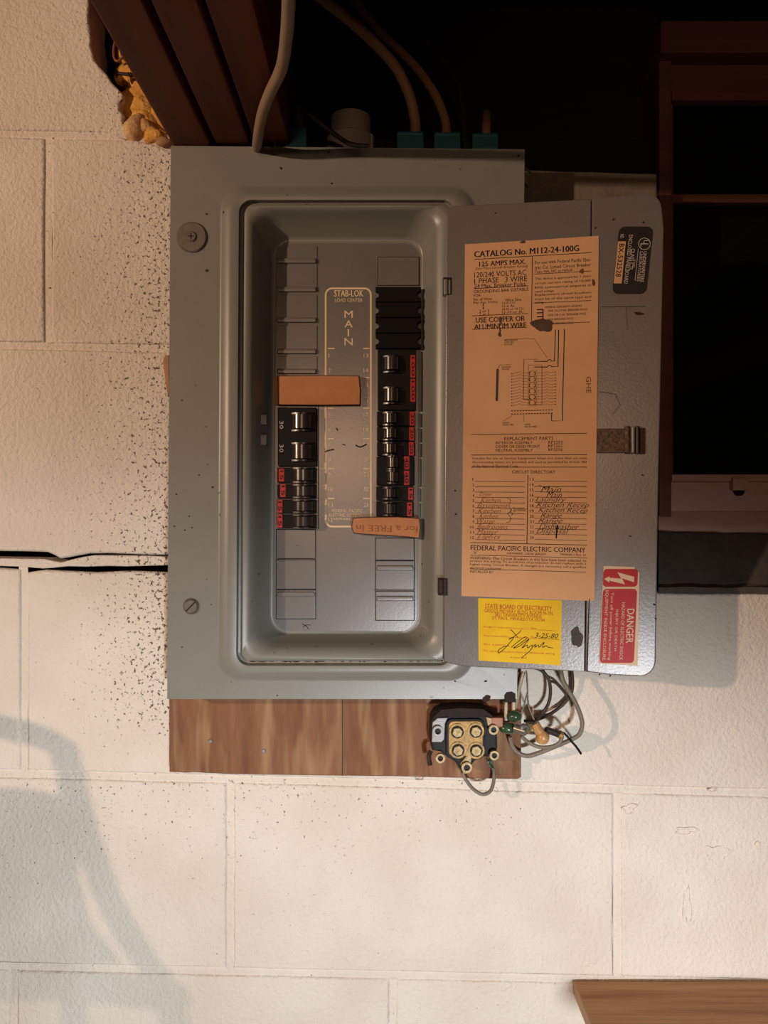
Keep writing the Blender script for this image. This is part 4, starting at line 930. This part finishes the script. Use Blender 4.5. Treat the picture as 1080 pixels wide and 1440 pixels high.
mb = MB(); mb.blob(P(715, 1024.5, -.035), (.0078, .006, .0052), 'green_plastic', 5, .08, (18, 12)); mb.build('clip', gs)
mb = MB(); mb.cyl(P(724, 1024, -.040), (.6, -.4, -.1), .0040, .012, 'zinc', 14, bevel=.001); mb.cyl(P(736, 1024, -.043), (.3, -.8, 0), .0046, .004, 'silver', 14, bevel=.0012); mb.build('ferrule', gs)
mb = MB(); mb.tube([P(739, 1018, -.040), P(744, 1020, -.041), P(746, 1026, -.041), P(741, 1031, -.040)], .0013, 'brass', 8); mb.build('bare_wire', gs)
asp = thing('wire_splice', P(760, 1027, -.036), 'amber capsule splice hanging right of the green clips', 'splice')
mb = MB(); a = P(752, 1018, -.037); c = P(763, 1037, -.040)
mb.tube([a, a.lerp(c, .25), a.lerp(c, .5), a.lerp(c, .75), c], .0046, 'amber_plastic', 16, 3); mb.blob(c, (.0064, .006, .0064), 'amber_plastic', 3, .03, (18, 12)); mb.build('capsule', asp)
mb = MB(); mb.tube([P(768, 1026, -.038), P(776, 1029, -.037), P(786, 1033, -.036)], .0030, 'cable_dark', 10); mb.build('neck', asp)
mb = MB(); mb.annulus(P(786, 1032, -.036), (.8, 0, -.5), .0022, .0038, .003, 'brass', 14); mb.build('collar', asp)
ct = thing('clear_tube', P(717, 1000, -.03), 'short clear tube with brown cap above the green clips', 'tube')
mb = MB(); mb.cyl(P(711.5, 1013, -.030), (0, 0, 1), .0018, P(0, 985, -.03).z - P(0, 1013, -.03).z, 'clear_tube', 12); mb.cyl(P(722.5, 1003, -.030), (0, 0, 1), .0020, P(0, 985, -.03).z - P(0, 1003, -.03).z, 'clear_tube', 12); mb.build('tube', ct)
mb = MB(); mb.prism([P(x, y, -.0495) for x, y in ((709.5, 988), (709.5, 978), (713, 974), (720, 973), (725, 976), (725.5, 988))], (0, .022, 0), 'shade_and_cap_brown', .001); mb.build('cap', ct)

# ================================================================== SHELF BOARD, LOWER RIGHT
sh = thing('shelf_board', P(940, 1385, -.1), 'oak brown shelf board standing out from the wall at lower right', 'shelf')
zs = P(0, 1378.5).z
mb = MB(); x0 = P(806, 0).x; x1 = P(1700, 0).x; mb.box((x0 + .001, -.285, zs - .0125), (x1, -.001, zs), 'shelf_wood', .0008); mb.build('board', sh)
mb = MB(); mb.box((x0, -.285, zs - .0125), (x0 + .0012, -.001, zs - .0002), 'shelf_end'); mb.build('end_edge', sh)

# ================================================================== CHAIR OUT OF FRAME, LOWER LEFT (throws its shadow on the wall)
LAMP = Vector((-1.55, -1.45, CZ + .345))
def toward(px, py, f):   # point between the wall spot and the warm bulb
    w = P(px, py, 0); return w + (LAMP - w) * f
ch = thing('tall_chair', (-.75, -.30, 0), 'tall grey chair just outside the left picture edge, its shadow on the wall', 'chair')
f0 = .16
def bar(pts, r, name, flat=1.0):
    mb = MB(); mb.tube(pts, r, 'chair_grey', 12, 5, flat); return mb.build(name, ch, angle=80)
bar([toward(-330, 1010, f0), toward(-160, 985, f0), toward(0, 1022, f0), toward(60, 1038, f0), toward(95, 1058, f0)], .0095, 'top_rail')
bar([toward(88, 1052, f0), toward(100, 1100, f0), toward(122, 1180, f0), toward(160, 1280, f0), toward(215, 1370, f0), toward(245, 1430, f0), toward(262, 1560, f0)], .0100, 'back_post')
mb = MB(); pp = [(-300, 1118), (-100, 1112), (60, 1118), (104, 1128), (112, 1230), (130, 1300), (175, 1356), (120, 1362), (-300, 1352)]
mb.prism([toward(x, y, f0) for x, y in pp], (0, .012, 0), 'chair_grey', .002); mb.build('back_panel', ch)
bar([toward(-300, 1382, f0), toward(0, 1384, f0), toward(130, 1388, f0), toward(250, 1402, f0)], .0125, 'seat_rail')
bar([toward(104, 1385, f0), toward(106, 1600, f0), toward(110, 1900, f0), Vector((toward(110, 1900, f0).x, -.232, .75))], .0085, 'back_slat')
pr = toward(262, 1560, f0); ox = Vector((-.44, 0, 0))
lo_ = [pr, Vector((pr.x + .01, pr.y, .80)), Vector((pr.x + .015, pr.y + .01, .40)), Vector((pr.x + .02, pr.y + .02, .004))]
bar(lo_, .0110, 'leg'); bar([v + ox for v in lo_], .0110, 'leg')
up_ = [toward(88, 1052, f0), toward(122, 1180, f0), toward(215, 1370, f0), toward(245, 1430, f0), pr]
bar([v + ox for v in up_], .0100, 'back_post')
for k in (0, 1):
    q = pr + ox * k; bar([Vector((q.x, q.y - .36, .76)), Vector((q.x + .01, q.y - .38, .4)), Vector((q.x + .015, q.y - .40, .004))], .0110, 'leg')
mb = MB(); mb.box((pr.x + ox.x - .01, pr.y - .38, .745), (pr.x + .02, pr.y + .02, .775), 'chair_grey', .008); mb.build('seat', ch)
